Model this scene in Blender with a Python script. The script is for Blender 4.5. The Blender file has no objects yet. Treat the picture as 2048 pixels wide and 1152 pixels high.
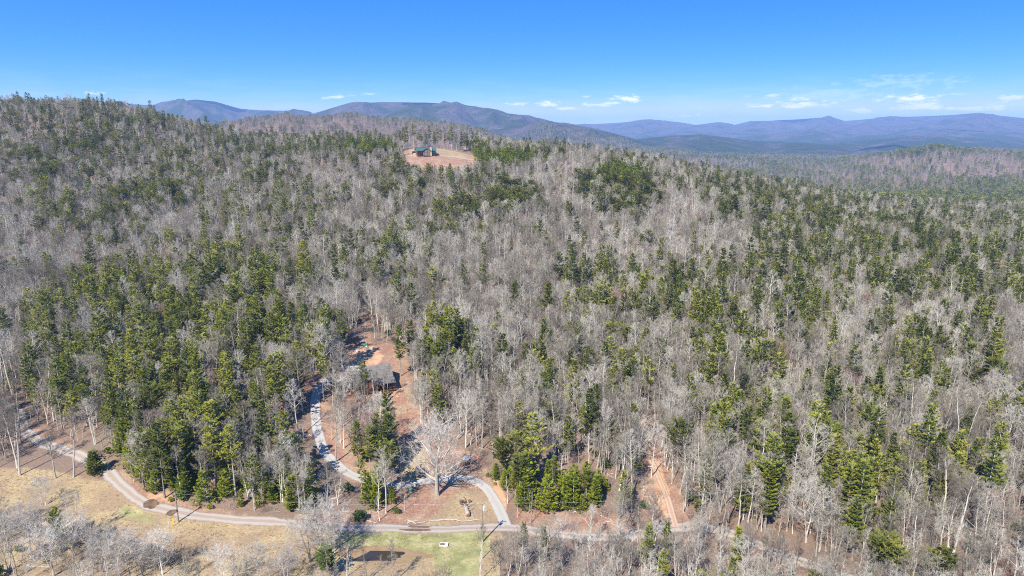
import bpy, math, random
import numpy as np
from mathutils import Vector

random.seed(7)
rng = np.random.default_rng(11)
SC = bpy.context.scene
COL = SC.collection

# ------------------------------------------------------------------ camera, sky, sun, exposure
CAM_Z, PITCH, FPX, CX, CY = 80.0, math.radians(12.8), 1366.0, 1024.0, 576.0
cam_d = bpy.data.cameras.new('camera'); cam = bpy.data.objects.new('camera', cam_d); COL.objects.link(cam)
cam.location = (0, 0, CAM_Z); cam.rotation_euler = (math.pi / 2 - PITCH, 0, 0)
cam_d.sensor_width = 36; cam_d.lens = 36 * FPX / 2048; cam_d.clip_start = 1; cam_d.clip_end = 60000
SC.camera = cam

SUN_EL = math.radians(46)
SUN_H = (-0.47, -0.883)
to_sun = Vector((SUN_H[0] * math.cos(SUN_EL), SUN_H[1] * math.cos(SUN_EL), math.sin(SUN_EL)))
sun_d = bpy.data.lights.new('sun', 'SUN'); sun_d.energy = 4.4; sun_d.angle = math.radians(0.53); sun_d.color = (1.0, 0.93, 0.82)
sun = bpy.data.objects.new('sun', sun_d); COL.objects.link(sun)
sun.rotation_euler = to_sun.to_track_quat('Z', 'Y').to_euler()

W = bpy.data.worlds.new('World'); SC.world = W; W.use_nodes = True
wn, wl = W.node_tree.nodes, W.node_tree.links
wn.clear()


def wnode(t, **kw):
    n = wn.new(t)
    for k, v in kw.items():
        setattr(n, k, v)
    return n


def wmath(op, a, b=None, clamp=False):
    n = wnode('ShaderNodeMath', operation=op); n.use_clamp = clamp
    for i, v in enumerate((a, b)):
        if v is None:
            continue
        if isinstance(v, (int, float)):
            n.inputs[i].default_value = v
        else:
            wl.new(v, n.inputs[i])
    return n.outputs[0]


W.cycles.sampling_method = 'NONE'
wout = wnode('ShaderNodeOutputWorld'); wbg = wnode('ShaderNodeBackground')
wbg.inputs['Strength'].default_value = 0.135
wtc = wnode('ShaderNodeTexCoord')
wsep = wnode('ShaderNodeSeparateXYZ'); wl.new(wtc.outputs['Generated'], wsep.inputs[0])
# the air over a mountain valley is thin: the blue deepens quickly with height
wcmb = wnode('ShaderNodeCombineXYZ')
wl.new(wsep.outputs[0], wcmb.inputs[0]); wl.new(wsep.outputs[1], wcmb.inputs[1])
wl.new(wmath('ADD', wmath('MULTIPLY', wsep.outputs[2], 3.6), 0.0), wcmb.inputs[2])
wnrm = wnode('ShaderNodeVectorMath', operation='NORMALIZE'); wl.new(wcmb.outputs[0], wnrm.inputs[0])
sky = wnode('ShaderNodeTexSky', sky_type='NISHITA'); sky.sun_disc = False
sky.sun_elevation = SUN_EL; sky.sun_rotation = math.atan2(SUN_H[0], SUN_H[1])
sky.altitude = 300; sky.air_density = 1.0; sky.dust_density = 0.3; sky.ozone_density = 3.0
wl.new(wnrm.outputs[0], sky.inputs[0])
whs = wnode('ShaderNodeHueSaturation'); whs.inputs['Saturation'].default_value = 1.2; whs.inputs['Value'].default_value = 1.0
wl.new(sky.outputs[0], whs.inputs['Color'])
# the camera's rendering of the sky: each channel on its own tone curve
wsc = wnode('ShaderNodeSeparateColor'); wl.new(whs.outputs[0], wsc.inputs[0]); wcc = wnode('ShaderNodeCombineColor')
for ch, (pw, gain, top) in enumerate(((1.7, 1.35, .36), (.82, .54, .46), (.06, .475, .60))):
    v = wmath('MULTIPLY', wmath('POWER', wmath('MULTIPLY', wsc.outputs[ch], .15), pw), gain)
    sm_ = wnode('ShaderNodeMath', operation='SMOOTH_MIN'); wl.new(v, sm_.inputs[0]); sm_.inputs[1].default_value = top; sm_.inputs[2].default_value = .16
    wl.new(wmath('MULTIPLY', sm_.outputs[0], 1 / .15), wcc.inputs[ch])
# small fair weather clouds, low over the mountains
waz = wmath('ARCTAN2', wsep.outputs[0], wsep.outputs[1])
wel = wmath('ARCSINE', wsep.outputs[2])
wav = wnode('ShaderNodeCombineXYZ'); wl.new(waz, wav.inputs[0]); wl.new(wmath('MULTIPLY', wel, 3.0), wav.inputs[1])
wnz = wnode('ShaderNodeTexNoise'); wnz.inputs['Scale'].default_value = 55; wnz.inputs['Detail'].default_value = 5
wnz.inputs['Roughness'].default_value = 0.6
wl.new(wav.outputs[0], wnz.inputs['Vector'])
wnf = wmath('MULTIPLY', wmath('SUBTRACT', wnz.outputs[0], 0.5), 3.4)
CLOUDS = [(677, 194, 26, 4.5, .75), (655, 196, 14, 3, .4), (742, 188, 16, 3, .4), (1043, 208, 24, 4, .7), (1097, 208, 28, 5.5, .95), (1128, 217, 22, 4, .8),
          (1185, 210, 22, 4, .8), (1205, 211, 16, 4, .7), (1253, 198, 36, 7, 1.0), (1238, 206, 26, 4, .9), (1170, 193, 10, 3, .5), (1540, 191, 14, 3, .5),
          (1525, 212, 34, 5, .95), (1600, 199, 26, 4, .7), (1608, 207, 56, 5, .9), (1580, 213, 40, 4, .9), (1825, 198, 62, 8, 1.0), (1850, 214, 80, 7, .8),
          (1720, 222, 30, 5, .6), (1975, 215, 60, 6, .7), (1905, 188, 30, 3, .3), (2020, 195, 50, 5, .6), (1370, 232, 50, 4, .45), (190, 187, 26, 4, .5),
          (1800, 165, 120, 12, .22), (1650, 190, 140, 14, .2), (940, 226, 60, 5, .25)]
wmask = None
for px, py, rx, ry, amp in CLOUDS:
    az0 = math.atan2((px - CX), FPX * math.cos(PITCH) - (py - CY) * math.sin(PITCH) * 1.0)
    v = Vector((px - CX, FPX * math.cos(PITCH) - (py - CY) * math.sin(PITCH) * 1.0, -(py - CY) * math.cos(PITCH) - FPX * math.sin(PITCH))).normalized()
    az0, el0 = math.atan2(v.x, v.y), math.asin(v.z)
    k = math.cos(az0) ** 2
    rx, ry = rx * 1.35, ry * 1.3
    u = wmath('MULTIPLY', wmath('SUBTRACT', waz, az0), FPX / rx / max(k, .5))
    w = wmath('MULTIPLY', wmath('SUBTRACT', wel, el0), FPX / ry)
    d2 = wmath('ADD', wmath('MULTIPLY', u, u), wmath('MULTIPLY', w, w))
    m = wmath('MULTIPLY', wmath('MULTIPLY', wmath('ADD', wmath('SUBTRACT', 0.75, wmath('SQRT', d2)), wnf), 1.5, True), amp)
    wmask = m if wmask is None else wmath('MAXIMUM', wmask, m)
# a faint veil of thin cloud close to the horizon, all the way round
wn2 = wnode('ShaderNodeTexNoise'); wn2.inputs['Scale'].default_value = 14; wn2.inputs['Detail'].default_value = 4
wav2 = wnode('ShaderNodeCombineXYZ'); wl.new(waz, wav2.inputs[0]); wl.new(wmath('MULTIPLY', wel, 7.0), wav2.inputs[1]); wl.new(wav2.outputs[0], wn2.inputs['Vector'])
wveil = wmath('MULTIPLY', wmath('MULTIPLY', wmath('SUBTRACT', wn2.outputs[0], 0.45), 1.6, True), wmath('SUBTRACT', 0.42, wmath('MULTIPLY', wel, 5.0), True))
wmask = wmath('MAXIMUM', wmask, wveil)
wmix = wnode('ShaderNodeMix', data_type='RGBA'); wl.new(wmask, wmix.inputs['Factor'])
wl.new(wcc.outputs[0], wmix.inputs['A']); wmix.inputs['B'].default_value = (4.2, 4.2, 4.2, 1)
wl.new(wmix.outputs['Result'], wbg.inputs['Color']); wl.new(wbg.outputs[0], wout.inputs['Surface'])

SC.view_settings.view_transform = 'Standard'; SC.view_settings.look = 'None'
SC.view_settings.exposure = 1.27; SC.view_settings.gamma = 1; SC.view_settings.use_curve_mapping = False
SC.cycles.max_bounces = 4; SC.cycles.diffuse_bounces = 2; SC.cycles.volume_bounces = 1; SC.cycles.glossy_bounces = 1
SC.cycles.use_denoising = False; SC.cycles.use_adaptive_sampling = False; SC.cycles.pixel_filter_type = 'BLACKMAN_HARRIS'; SC.cycles.filter_width = 1.1
SC.cycles.use_light_tree = False


# ------------------------------------------------------------------ geometry of the view
def ray(px, py):
    dx, dy = (np.asarray(px, float) - CX) / FPX, (np.asarray(py, float) - CY) / FPX
    return dx, math.cos(PITCH) - dy * math.sin(PITCH), -dy * math.cos(PITCH) - math.sin(PITCH)


def proj(x, y, z):
    zz = z - CAM_Z
    dep = y * math.cos(PITCH) - zz * math.sin(PITCH)
    up = y * math.sin(PITCH) + zz * math.cos(PITCH)
    dep = np.where(np.abs(dep) < 1e-3, 1e-3, dep)
    return CX + FPX * x / dep, CY - FPX * up / dep, dep


def smooth(e0, e1, x):
    t = np.clip((x - e0) / (e1 - e0), 0, 1)
    return t * t * (3 - 2 * t)


def vnoise(x, y, seed=0):
    x = np.asarray(x, float); y = np.asarray(y, float)
    xi, yi = np.floor(x).astype(np.int64), np.floor(y).astype(np.int64)
    fx, fy = x - xi, y - yi
    fx, fy = fx * fx * (3 - 2 * fx), fy * fy * (3 - 2 * fy)

    def h(a, b):
        n = (a * 374761393 + b * 668265263 + seed * 1274126177) & 0xffffffff
        n = ((n ^ (n >> 13)) * 1274126177) & 0xffffffff
        return ((n ^ (n >> 16)) & 0xffff) / 65535.0
    a, b, c, d = h(xi, yi), h(xi + 1, yi), h(xi, yi + 1), h(xi + 1, yi + 1)
    return (a * (1 - fx) + b * fx) * (1 - fy) + (c * (1 - fx) + d * fx) * fy


def fbm(x, y, oct=4, seed=0):
    s, a, t = 0.0, 1.0, 0.0
    for i in range(oct):
        s = s + a * vnoise(x * 2 ** i, y * 2 ** i, seed + i * 17); t += a; a *= 0.5
    return s / t


def in_poly(px, py, poly):
    px, py = np.asarray(px), np.asarray(py)
    ins = np.zeros(px.shape, bool); n = len(poly)
    for i in range(n):
        x0, y0 = poly[i]; x1, y1 = poly[(i + 1) % n]
        if y0 == y1:
            continue
        c = ((y0 > py) != (y1 > py)) & (px < (x1 - x0) * (py - y0) / (y1 - y0) + x0)
        ins ^= c
    return ins


# ------------------------------------------------------------------ shape of the land
CTRL = [  # x, y (away from the camera), height
    (-160, 60, -3), (-60, 60, -3), (60, 60, -4), (160, 60, -4), (0, 20, -4), (-260, 60, -2), (260, 60, -4),
    (-150, 110, -1), (-100, 110, -.3), (-50, 112, 0), (0, 112, 0), (50, 112, -2), (100, 110, -3), (160, 110, -3),
    (-100, 130, 0), (-60, 128, 0), (-20, 128, 0), (10, 128, 0), (40, 128, -.5), (90, 126, -2), (150, 126, -2.5),
    (-133, 174, 2), (-118, 158, 1.2), (-110, 150, .8), (-180, 170, 3), (-95, 150, 2.5), (-75, 145, 3.5), (-40, 142, 2.2), (-55, 155, 5), (-48, 157, 4.5), (-40, 146, 1.6), (-22, 144, 1.2),
    (-6, 145, 1), (-3, 136, .4), (-12, 150, 1.9), (20, 150, 3), (-51, 180, 9.8), (-41, 190, 10.5), (-30, 186, 9.5), (-60, 200, 12), (-90, 190, 10), (-130, 210, 6), (-20, 200, 10),
    (-44, 240, 13.5), (-180, 240, 5), (-250, 200, 2), (10, 190, 6), (60, 170, 2), (100, 180, 2), (160, 200, 2), (150, 160, -1),
    (0, 260, 13), (0, 330, 18), (0, 420, 30), (0, 500, 44), (-60, 330, 20), (-70, 420, 31), (-76, 480, 41), (-76, 530, 51), (-76, 585, 63), (-76, 610, 64.3), (-76, 650, 66), (-40, 590, 61), (-110, 590, 63.5),
    (46, 600, 58), (118, 600, 49), (204, 600, 33), (290, 600, 16), (395, 560, 2), (120, 480, 32), (200, 480, 20), (300, 480, 8), (100, 380, 17), (200, 380, 9), (300, 380, 3), (120, 280, 8), (230, 280, 3), (420, 400, 0),
    (-475, 650, 102), (-365, 650, 92), (-290, 650, 72), (-195, 640, 65), (-250, 330, 13), (-350, 330, 16), (-330, 480, 40), (-230, 480, 38), (-150, 480, 39), (-150, 330, 17), (-420, 480, 46), (-600, 650, 110), (-500, 480, 55),
    (-300, 240, 6), (-150, 560, 55), (-250, 570, 57), (-380, 570, 70), (-480, 570, 80),
    (-76, 760, 50), (60, 760, 44), (200, 760, 20), (350, 760, 4), (500, 700, 0), (-250, 780, 55), (-420, 800, 85), (-600, 800, 90), (0, 950, 18), (-300, 950, 25), (300, 950, 2), (-600, 950, 50), (600, 900, 0), (0, 1150, 2), (500, 1150, 0), (-500, 1150, 20), (800, 700, 4), (700, 450, 4), (-800, 600, 90), (-700, 350, 30), (-600, 180, 6), (600, 250, 2), (400, 150, -1), (-400, 120, 2),
]
CT = np.array(CTRL, float)


def _phi(r2):
    return r2 * np.log(r2 + 1e-9)


def _tps():
    S = 100.0
    P = CT[:, :2] / S; n = len(P)
    r2 = ((P[:, None] - P[None]) ** 2).sum(-1)
    K = _phi(r2) + np.eye(n) * 0.004
    A = np.zeros((n + 3, n + 3)); A[:n, :n] = K; A[:n, n] = 1; A[:n, n + 1:] = P
    A[n, :n] = 1; A[n + 1:, :n] = P.T
    return np.linalg.solve(A, np.concatenate([CT[:, 2], np.zeros(3)])), P, S


TW, TP, TS = _tps()


def near_h(x, y):
    x = np.asarray(x, float); y = np.asarray(y, float)
    sh = x.shape; xs, ys = x.ravel() / TS, y.ravel() / TS
    out = np.empty(xs.shape)
    for i in range(0, len(xs), 20000):
        a, b = xs[i:i + 20000], ys[i:i + 20000]
        r2 = (a[:, None] - TP[:, 0]) ** 2 + (b[:, None] - TP[:, 1]) ** 2
        out[i:i + 20000] = _phi(r2) @ TW[:-3] + TW[-3] + TW[-2] * a + TW[-1] * b
    return out.reshape(sh)


RIDGES = [  # distance, front width, back width, crest as photo column / height in degrees above the camera's level
    (1900, 520, 600, [(250, 236), (330, 238), (420, 250), (500, 236), (560, 229), (640, 233), (700, 230), (760, 235), (830, 237), (900, 244), (960, 257), (1010, 275), (1060, 289), (1120, 300)], 14),
    (2300, 400, 500, [(1680, 326), (1750, 309), (1810, 299), (1865, 290), (1900, 293), (1950, 297), (2000, 302), (2048, 308), (2200, 300)], 10),
    (3300, 600, 700, [(1000, 300), (1080, 285), (1150, 279), (1230, 284), (1300, 293), (1380, 298)], 8),
    (3500, 500, 600, [(1880, 303), (1960, 292), (2048, 296), (2200, 290)], 8),
    (3900, 800, 900, [(860, 285), (940, 268), (1000, 254), (1080, 240), (1130, 241), (1180, 250), (1230, 262), (1290, 280), (1340, 291)], 14),
    (4300, 420, 600, [(1690, 298), (1740, 290), (1790, 284), (1830, 292), (1880, 299)], 6),
    (4700, 800, 900, [(1180, 290), (1260, 276), (1330, 268), (1400, 264), (1450, 270), (1500, 277), (1560, 279), (1640, 284), (1700, 290)], 14),
    (5300, 1100, 1500, [(480, 262), (560, 240), (640, 223), (700, 207), (760, 200), (850, 201), (920, 206), (1000, 221), (1080, 233), (1130, 245), (1170, 262), (1250, 290)], 22),
    (5600, 700, 900, [(1640, 285), (1740, 276), (1820, 269), (1880, 266), (1950, 272), (2048, 280), (2200, 276)], 14),
    (6800, 1300, 1500, [(0, 230), (100, 222), (240, 203), (300, 207), (340, 202), (390, 196), (430, 200), (480, 214), (530, 218), (590, 219), (640, 227), (720, 245), (800, 270)], 22),
    (7600, 900, 1200, [(1380, 290), (1460, 275), (1560, 263), (1620, 255), (1680, 262), (1740, 268), (1820, 262), (1900, 255), (1980, 260), (2100, 262)], 18),
    (8900, 800, 1000, [(1120, 268), (1200, 258), (1290, 253), (1350, 258), (1430, 256), (1500, 262), (1570, 252), (1640, 248), (1700, 254), (1780, 249), (1860, 244), (1930, 250), (2048, 252), (2200, 246)], 20),
    (10500, 1900, 1800, [(1000, 262), (1100, 252), (1170, 247), (1230, 244), (1300, 238), (1340, 242), (1390, 248), (1440, 242), (1470, 249), (1500, 242), (1560, 238), (1590, 237), (1660, 232), (1690, 240), (1760, 234), (1830, 231), (1900, 228), (1960, 223), (2000, 229), (2048, 234), (2200, 226), (2400, 240)], 30),
]


BASE = -34.0


def ground_h(x, y):
    x = np.asarray(x, float); y = np.asarray(y, float)
    r = np.hypot(x, y); az = np.arctan2(x, y)
    front = smooth(1.25, 0.9, np.abs(az))
    zn = np.where((r < 1500), near_h(np.clip(x, -900, 900), np.clip(y, 0, 1300)), 0) * front
    zn = zn + (fbm(x / 38, y / 38, 3, 5) - .5) * 5.0 * smooth(200, 330, r) + (fbm(x / 11, y / 11, 2, 9) - .5) * 0.5 * smooth(100, 190, r) * smooth(150, 240, np.abs(x) + np.abs(y - 100) + 60)
    zf = BASE + 60 * (fbm(x / 620, y / 620, 4, 3) - .44) * smooth(900, 2000, r)
    # columns of the photograph are only azimuths here
    t = np.tan(np.clip(az, -1.2, 1.2))
    for D, wf, wb, pts, rough in RIDGES:
        pc = np.array([p[0] for p in pts], float); pr = np.array([p[1] for p in pts], float)
        dx, dy, dz = ray(pc, pr)
        ta, el = dx / dy, dz / np.hypot(dx, dy)
        crest_el = np.interp(t, ta, el, left=el[0] - .02, right=el[-1] - .02)
        edge = smooth(ta[0] - .12, ta[0] + .02, t) * smooth(ta[-1] + .12, ta[-1] - .02, t)
        Dv = D * (1 + .10 * (fbm(az * 9 + D, az * 0 + 3.3, 3, 21) - .5))
        crest = CAM_Z + Dv * crest_el - 10 - 4
        u = np.where(r < Dv, (r - Dv) / wf, (r - Dv) / wb)
        prof = np.exp(-np.abs(u) ** 1.7)
        spur = fbm(az * D / (wf * .42) + 7, r / (wf * 1.3) + D, 4, int(D) % 97)
        spur = 1 - np.abs(2 * spur - 1)
        prof = np.clip(prof + (spur - .62) * 1.9 * prof * (1 - prof) * 1.9, 0, 1)
        zr = BASE + (crest - BASE) * prof + (1 - np.abs(2 * fbm(x / 330, y / 330, 4, 33) - 1) - .6) * rough * 3.6 * prof * (1 - prof ** 3)
        zf = np.maximum(zf, np.where(edge > 0, BASE + (zr - BASE) * edge, -90))
    b = smooth(760, 1350, r)
    z = zn * (1 - b) + zf * b
    return z * np.where(front < 1, front, 1)


# fast lookup on a polar grid (also the ground sheet itself)
AZ = np.concatenate([np.linspace(-math.pi, -.82, 24, endpoint=False), np.linspace(-.82, .82, 460, endpoint=False), np.linspace(.82, math.pi, 25)])
RR = np.concatenate([np.linspace(2, 60, 6, endpoint=False), np.linspace(60, 230, 110, endpoint=False), np.geomspace(230, 1000, 120, endpoint=False), np.geomspace(1000, 13500, 170)])
AG, RG = np.meshgrid(AZ, RR)
GX, GY = RG * np.sin(AG), RG * np.cos(AG)
GZ = ground_h(GX, GY)
MAXEL = np.maximum.accumulate((GZ - CAM_Z) / RG, axis=0)


def gz(x, y):
    """height of the ground sheet, read from its own grid"""
    x = np.asarray(x, float); y = np.asarray(y, float)
    r = np.clip(np.hypot(x, y), RR[0], RR[-1] - 1); a = np.arctan2(x, y)
    i = np.clip(np.searchsorted(RR, r) - 1, 0, len(RR) - 2); j = np.clip(np.searchsorted(AZ, a) - 1, 0, len(AZ) - 2)
    fi = (r - RR[i]) / (RR[i + 1] - RR[i]); fj = (a - AZ[j]) / (AZ[j + 1] - AZ[j])
    return (GZ[i, j] * (1 - fi) + GZ[i + 1, j] * fi) * (1 - fj) + (GZ[i, j + 1] * (1 - fi) + GZ[i + 1, j + 1] * fi) * fj


def at(px, py):
    """the point of the ground seen at a place of the photograph"""
    dx, dy, dz = ray(px, py)
    h = math.hypot(dx, dy); rs = np.geomspace(40, 3000, 6000)
    x, y, z = dx / h * rs, dy / h * rs, CAM_Z + dz / h * rs
    k = np.argmax(z < gz(x, y))
    return Vector((float(x[k]), float(y[k]), float(gz(x[k], y[k]))))


# ------------------------------------------------------------------ materials
def mat(name, rough=0.9, spec=0.15):
    m = bpy.data.materials.new(name); m.use_nodes = True
    b = m.node_tree.nodes['Principled BSDF']; b.inputs['Roughness'].default_value = rough
    b.inputs['Specular IOR Level'].default_value = spec
    return m, m.node_tree.nodes, m.node_tree.links, b


def ramp(nodes, stops):
    r = nodes.new('ShaderNodeValToRGB'); e = r.color_ramp.elements
    while len(e) > 1:
        e.remove(e[-1])
    for i, (p, c) in enumerate(stops):
        s = e[0] if i == 0 else e.new(p)
        s.position = p; s.color = (*c, 1)
    return r


def noise(nodes, links, scale, detail=4, rough=.6, vec=None, dist=0):
    n = nodes.new('ShaderNodeTexNoise'); n.inputs['Scale'].default_value = scale; n.inputs['Detail'].default_value = detail
    n.inputs['Roughness'].default_value = rough; n.inputs['Distortion'].default_value = dist
    if vec is not None:
        links.new(vec, n.inputs['Vector'])
    return n


def mixc(nodes, links, f, a, b, mode='MIX'):
    n = nodes.new('ShaderNodeMix'); n.data_type = 'RGBA'; n.blend_type = mode
    for s, v in (('Factor', f), ('A', a), ('B', b)):
        if isinstance(v, (int, float)):
            n.inputs[s].default_value = v
        elif isinstance(v, tuple):
            n.inputs[s].default_value = (*v, 1)
        else:
            links.new(v, n.inputs[s])
    return n.outputs['Result']


def plain(name, c1, c2=None, scale=3.0, rough=.85, bump=0.0, spec=.15, metal=0.0):
    m, n, l, b = mat(name, rough, spec)
    b.inputs['Metallic'].default_value = metal
    tc = n.new('ShaderNodeTexCoord')
    nz = noise(n, l, scale, 5, .65, tc.outputs['Object'])
    c2 = c2 or tuple(v * .72 for v in c1)
    r = ramp(n, [(.3, c2), (.7, c1)]); l.new(nz.outputs[0], r.inputs[0]); l.new(r.outputs[0], b.inputs['Base Color'])
    if bump:
        bp = n.new('ShaderNodeBump'); bp.inputs['Strength'].default_value = bump; l.new(nz.outputs[0], bp.inputs['Height']); l.new(bp.outputs[0], b.inputs['Normal'])
    return m


def tree_mat(name, stops, scale, patch=None, rough=.85, transl=0.0, spec=.1):
    """colour differs from tree to tree (Object Info random) and from clump to clump"""
    m, n, l, b = mat(name, rough, spec)
    tc = n.new('ShaderNodeTexCoord'); oi = n.new('ShaderNodeObjectInfo')
    nz = noise(n, l, scale, 2, .6, tc.outputs['Object'])
    mx = n.new('ShaderNodeMath'); mx.operation = 'MULTIPLY_ADD'; l.new(oi.outputs['Random'], mx.inputs[0]); mx.inputs[1].default_value = .85; 
    m2 = n.new('ShaderNodeMath'); m2.operation = 'MULTIPLY_ADD'; l.new(nz.outputs[0], m2.inputs[0]); m2.inputs[1].default_value = .7; m2.inputs[2].default_value = -.27
    l.new(m2.outputs[0], mx.inputs[2])
    r = ramp(n, stops); l.new(mx.outputs[0], r.inputs[0])
    l.new(r.outputs[0], b.inputs['Base Color'])
    if transl:
        tr = n.new('ShaderNodeBsdfTranslucent'); l.new(r.outputs[0], tr.inputs['Color'])
        ms = n.new('ShaderNodeMixShader'); ms.inputs[0].default_value = transl
        l.new(b.outputs[0], ms.inputs[1]); l.new(tr.outputs[0], ms.inputs[2]); l.new(ms.outputs[0], n['Material Output'].inputs['Surface'])
    return m


M = {}
M['bark_pale'] = tree_mat('pale_bark', [(0, (.19, .17, .145)), (.5, (.40, .375, .33)), (1, (.64, .61, .55))], .9)
M['twig'] = tree_mat('bare_twigs', [(0, (.11, .094, .074)), (.3, (.19, .168, .136)), (.55, (.285, .26, .215)), (.8, (.385, .356, .305)), (1, (.49, .46, .40))], .25)
M['twig_white'] = tree_mat('pale_silver_twigs', [(0, (.27, .245, .21)), (.5, (.40, .37, .325)), (1, (.54, .51, .455))], .3)
M['twig_red'] = tree_mat('budding_red_twigs', [(0, (.22, .125, .11)), (1, (.36, .235, .21))], .3)
M['bark_pine'] = tree_mat('pine_bark', [(0, (.16, .13, .11)), (.5, (.30, .27, .24)), (1, (.48, .45, .41))], 1.2)
M['pine'] = tree_mat('pine_needles', [(0, (.10, .125, .027)), (.3, (.172, .198, .038)), (.6, (.25, .272, .048)), (.85, (.32, .33, .058)), (1, (.37, .365, .072))], .45, transl=.4)
M['olive'] = tree_mat('olive_pine_needles', [(0, (.095, .108, .026)), (.5, (.175, .188, .038)), (1, (.25, .255, .052))], .5, transl=.38)
M['young'] = tree_mat('young_pine_needles', [(0, (.15, .19, .018)), (.5, (.24, .28, .024)), (1, (.32, .34, .035))], .6, transl=.38)
M['brush'] = tree_mat('brown_brush_twigs', [(0, (.17, .11, .085)), (.5, (.26, .185, .15)), (1, (.36, .28, .235))], .6)
M['rhodo'] = tree_mat('evergreen_shrub_leaves', [(0, (.035, .065, .02)), (.5, (.07, .11, .028)), (1, (.11, .155, .04))], .7, transl=.2)
M['far_twig'] = tree_mat('brown_budding_twigs', [(0, (.12, .095, .085)), (.5, (.20, .16, .14)), (1, (.30, .25, .22))], .25)
M['grass'] = tree_mat('dry_grass_blades', [(0, (.30, .22, .12)), (.5, (.44, .34, .19)), (1, (.56, .46, .28))], .5, transl=.2)


def ground_material():
    m, n, l, b = mat('leaf_litter_and_meadow', .95, .05)
    geo = n.new('ShaderNodeNewGeometry'); pos = geo.outputs['Position']
    big = noise(n, l, .035, 4, .6, pos); mid = noise(n, l, .35, 5, .65, pos); fine = noise(n, l, 2.2, 4, .7, pos)
    litter = ramp(n, [(.28, (.09, .064, .047)), (.5, (.165, .115, .087)), (.7, (.25, .182, .14))]); l.new(fine.outputs[0], litter.inputs[0])
    lit2 = ramp(n, [(.35, (.165, .135, .105)), (.65, (.23, .142, .10))]); l.new(big.outputs[0], lit2.inputs[0])
    c = mixc(n, l, .45, litter.outputs[0], lit2.outputs[0])

    def attr(nm):
        a = n.new('ShaderNodeAttribute'); a.attribute_name = nm
        return a.outputs['Fac']

    def ragged(fac, amt=.55, src=mid):
        s = n.new('ShaderNodeMath'); s.operation = 'MULTIPLY_ADD'; l.new(src.outputs[0], s.inputs[0]); s.inputs[1].default_value = amt; s.inputs[2].default_value = -amt * .5
        a = n.new('ShaderNodeMath'); a.operation = 'ADD'; l.new(fac, a.inputs[0]); l.new(s.outputs[0], a.inputs[1])
        r = n.new('ShaderNodeMapRange'); r.interpolation_type = 'SMOOTHSTEP'; r.inputs['From Min'].default_value = .32; r.inputs['From Max'].default_value = .68
        l.new(a.outputs[0], r.inputs['Value'])
        return r.outputs[0]
    # reddish needle and leaf carpet
    red = ramp(n, [(.3, (.16, .085, .06)), (.55, (.265, .15, .105)), (.75, (.38, .25, .185))]); l.new(fine.outputs[0], red.inputs[0])
    bl0 = noise(n, l, .22, 5, .68, pos); br0 = ramp(n, [(.45, (0, 0, 0)), (.62, (.75, .75, .75))]); l.new(bl0.outputs[0], br0.inputs[0])
    thin_ = ramp(n, [(.3, (.22, .165, .11)), (.7, (.38, .30, .205))]); l.new(fine.outputs[0], thin_.inputs[0])
    redm = mixc(n, l, br0.outputs[0], red.outputs[0], thin_.outputs[0])
    c = mixc(n, l, ragged(attr('red'), .8), c, redm)
    straw = ramp(n, [(.3, (.20, .148, .08)), (.5, (.32, .245, .135)), (.72, (.43, .34, .20))]); l.new(fine.outputs[0], straw.inputs[0])
    dull = ramp(n, [(.3, (.20, .142, .088)), (.7, (.305, .225, .14))]); l.new(fine.outputs[0], dull.inputs[0])
    bl = noise(n, l, .11, 4, .62, pos)
    br = ramp(n, [(.42, (0, 0, 0)), (.6, (1, 1, 1))]); l.new(bl.outputs[0], br.inputs[0])
    straw2 = mixc(n, l, br.outputs[0], dull.outputs[0], straw.outputs[0])
    c = mixc(n, l, ragged(attr('meadow')), c, straw2)
    grn = ramp(n, [(.3, (.15, .155, .065)), (.52, (.25, .24, .105)), (.72, (.40, .34, .19))]); l.new(mid.outputs[0], grn.inputs[0])
    c = mixc(n, l, ragged(attr('green'), .9), c, grn.outputs[0])
    clay = ramp(n, [(.3, (.33, .18, .105)), (.55, (.43, .27, .165)), (.8, (.50, .37, .25))]); l.new(mid.outputs[0], clay.inputs[0])
    c = mixc(n, l, ragged(attr('clay'), .9), c, clay.outputs[0])
    # far woods: crowns too small to stand singly, bare brown and pine green
    farn = noise(n, l, .085, 4, .75, pos); patch = noise(n, l, .0042, 5, .62, pos)
    farm = noise(n, l, .011, 6, .72, pos)
    wood = ramp(n, [(.3, (.045, .04, .04)), (.5, (.105, .09, .086)), (.7, (.185, .158, .148))]); l.new(mixc(n, l, .5, farn.outputs[0], farm.outputs[0]), wood.inputs[0])
    sm = n.new('ShaderNodeMath'); sm.operation = 'MULTIPLY_ADD'; l.new(farn.outputs[0], sm.inputs[0]); sm.inputs[1].default_value = 1.1; sm.inputs[2].default_value = -.55
    sa = n.new('ShaderNodeMath'); sa.operation = 'ADD'; pc = n.new('ShaderNodeMath'); pc.operation = 'MULTIPLY_ADD'; l.new(patch.outputs[0], pc.inputs[0]); pc.inputs[1].default_value = 1.8; pc.inputs[2].default_value = -.42
    l.new(sm.outputs[0], sa.inputs[0]); l.new(pc.outputs[0], sa.inputs[1])
    sg = n.new('ShaderNodeMath'); sg.operation = 'ADD'; l.new(sa.outputs[0], sg.inputs[0]); l.new(attr('conifer'), sg.inputs[1])
    pr = n.new('ShaderNodeMapRange'); pr.interpolation_type = 'SMOOTHSTEP'; pr.inputs['From Min'].default_value = .48; pr.inputs['From Max'].default_value = .62; l.new(sg.outputs[0], pr.inputs['Value'])
    fg = ramp(n, [(.3, (.02, .035, .016)), (.7, (.06, .085, .03))]); l.new(farn.outputs[0], fg.inputs[0])
    far = mixc(n, l, pr.outputs[0], wood.outputs[0], fg.outputs[0])
    c = mixc(n, l, attr('far'), c, far)
    l.new(c, b.inputs['Base Color'])
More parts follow.
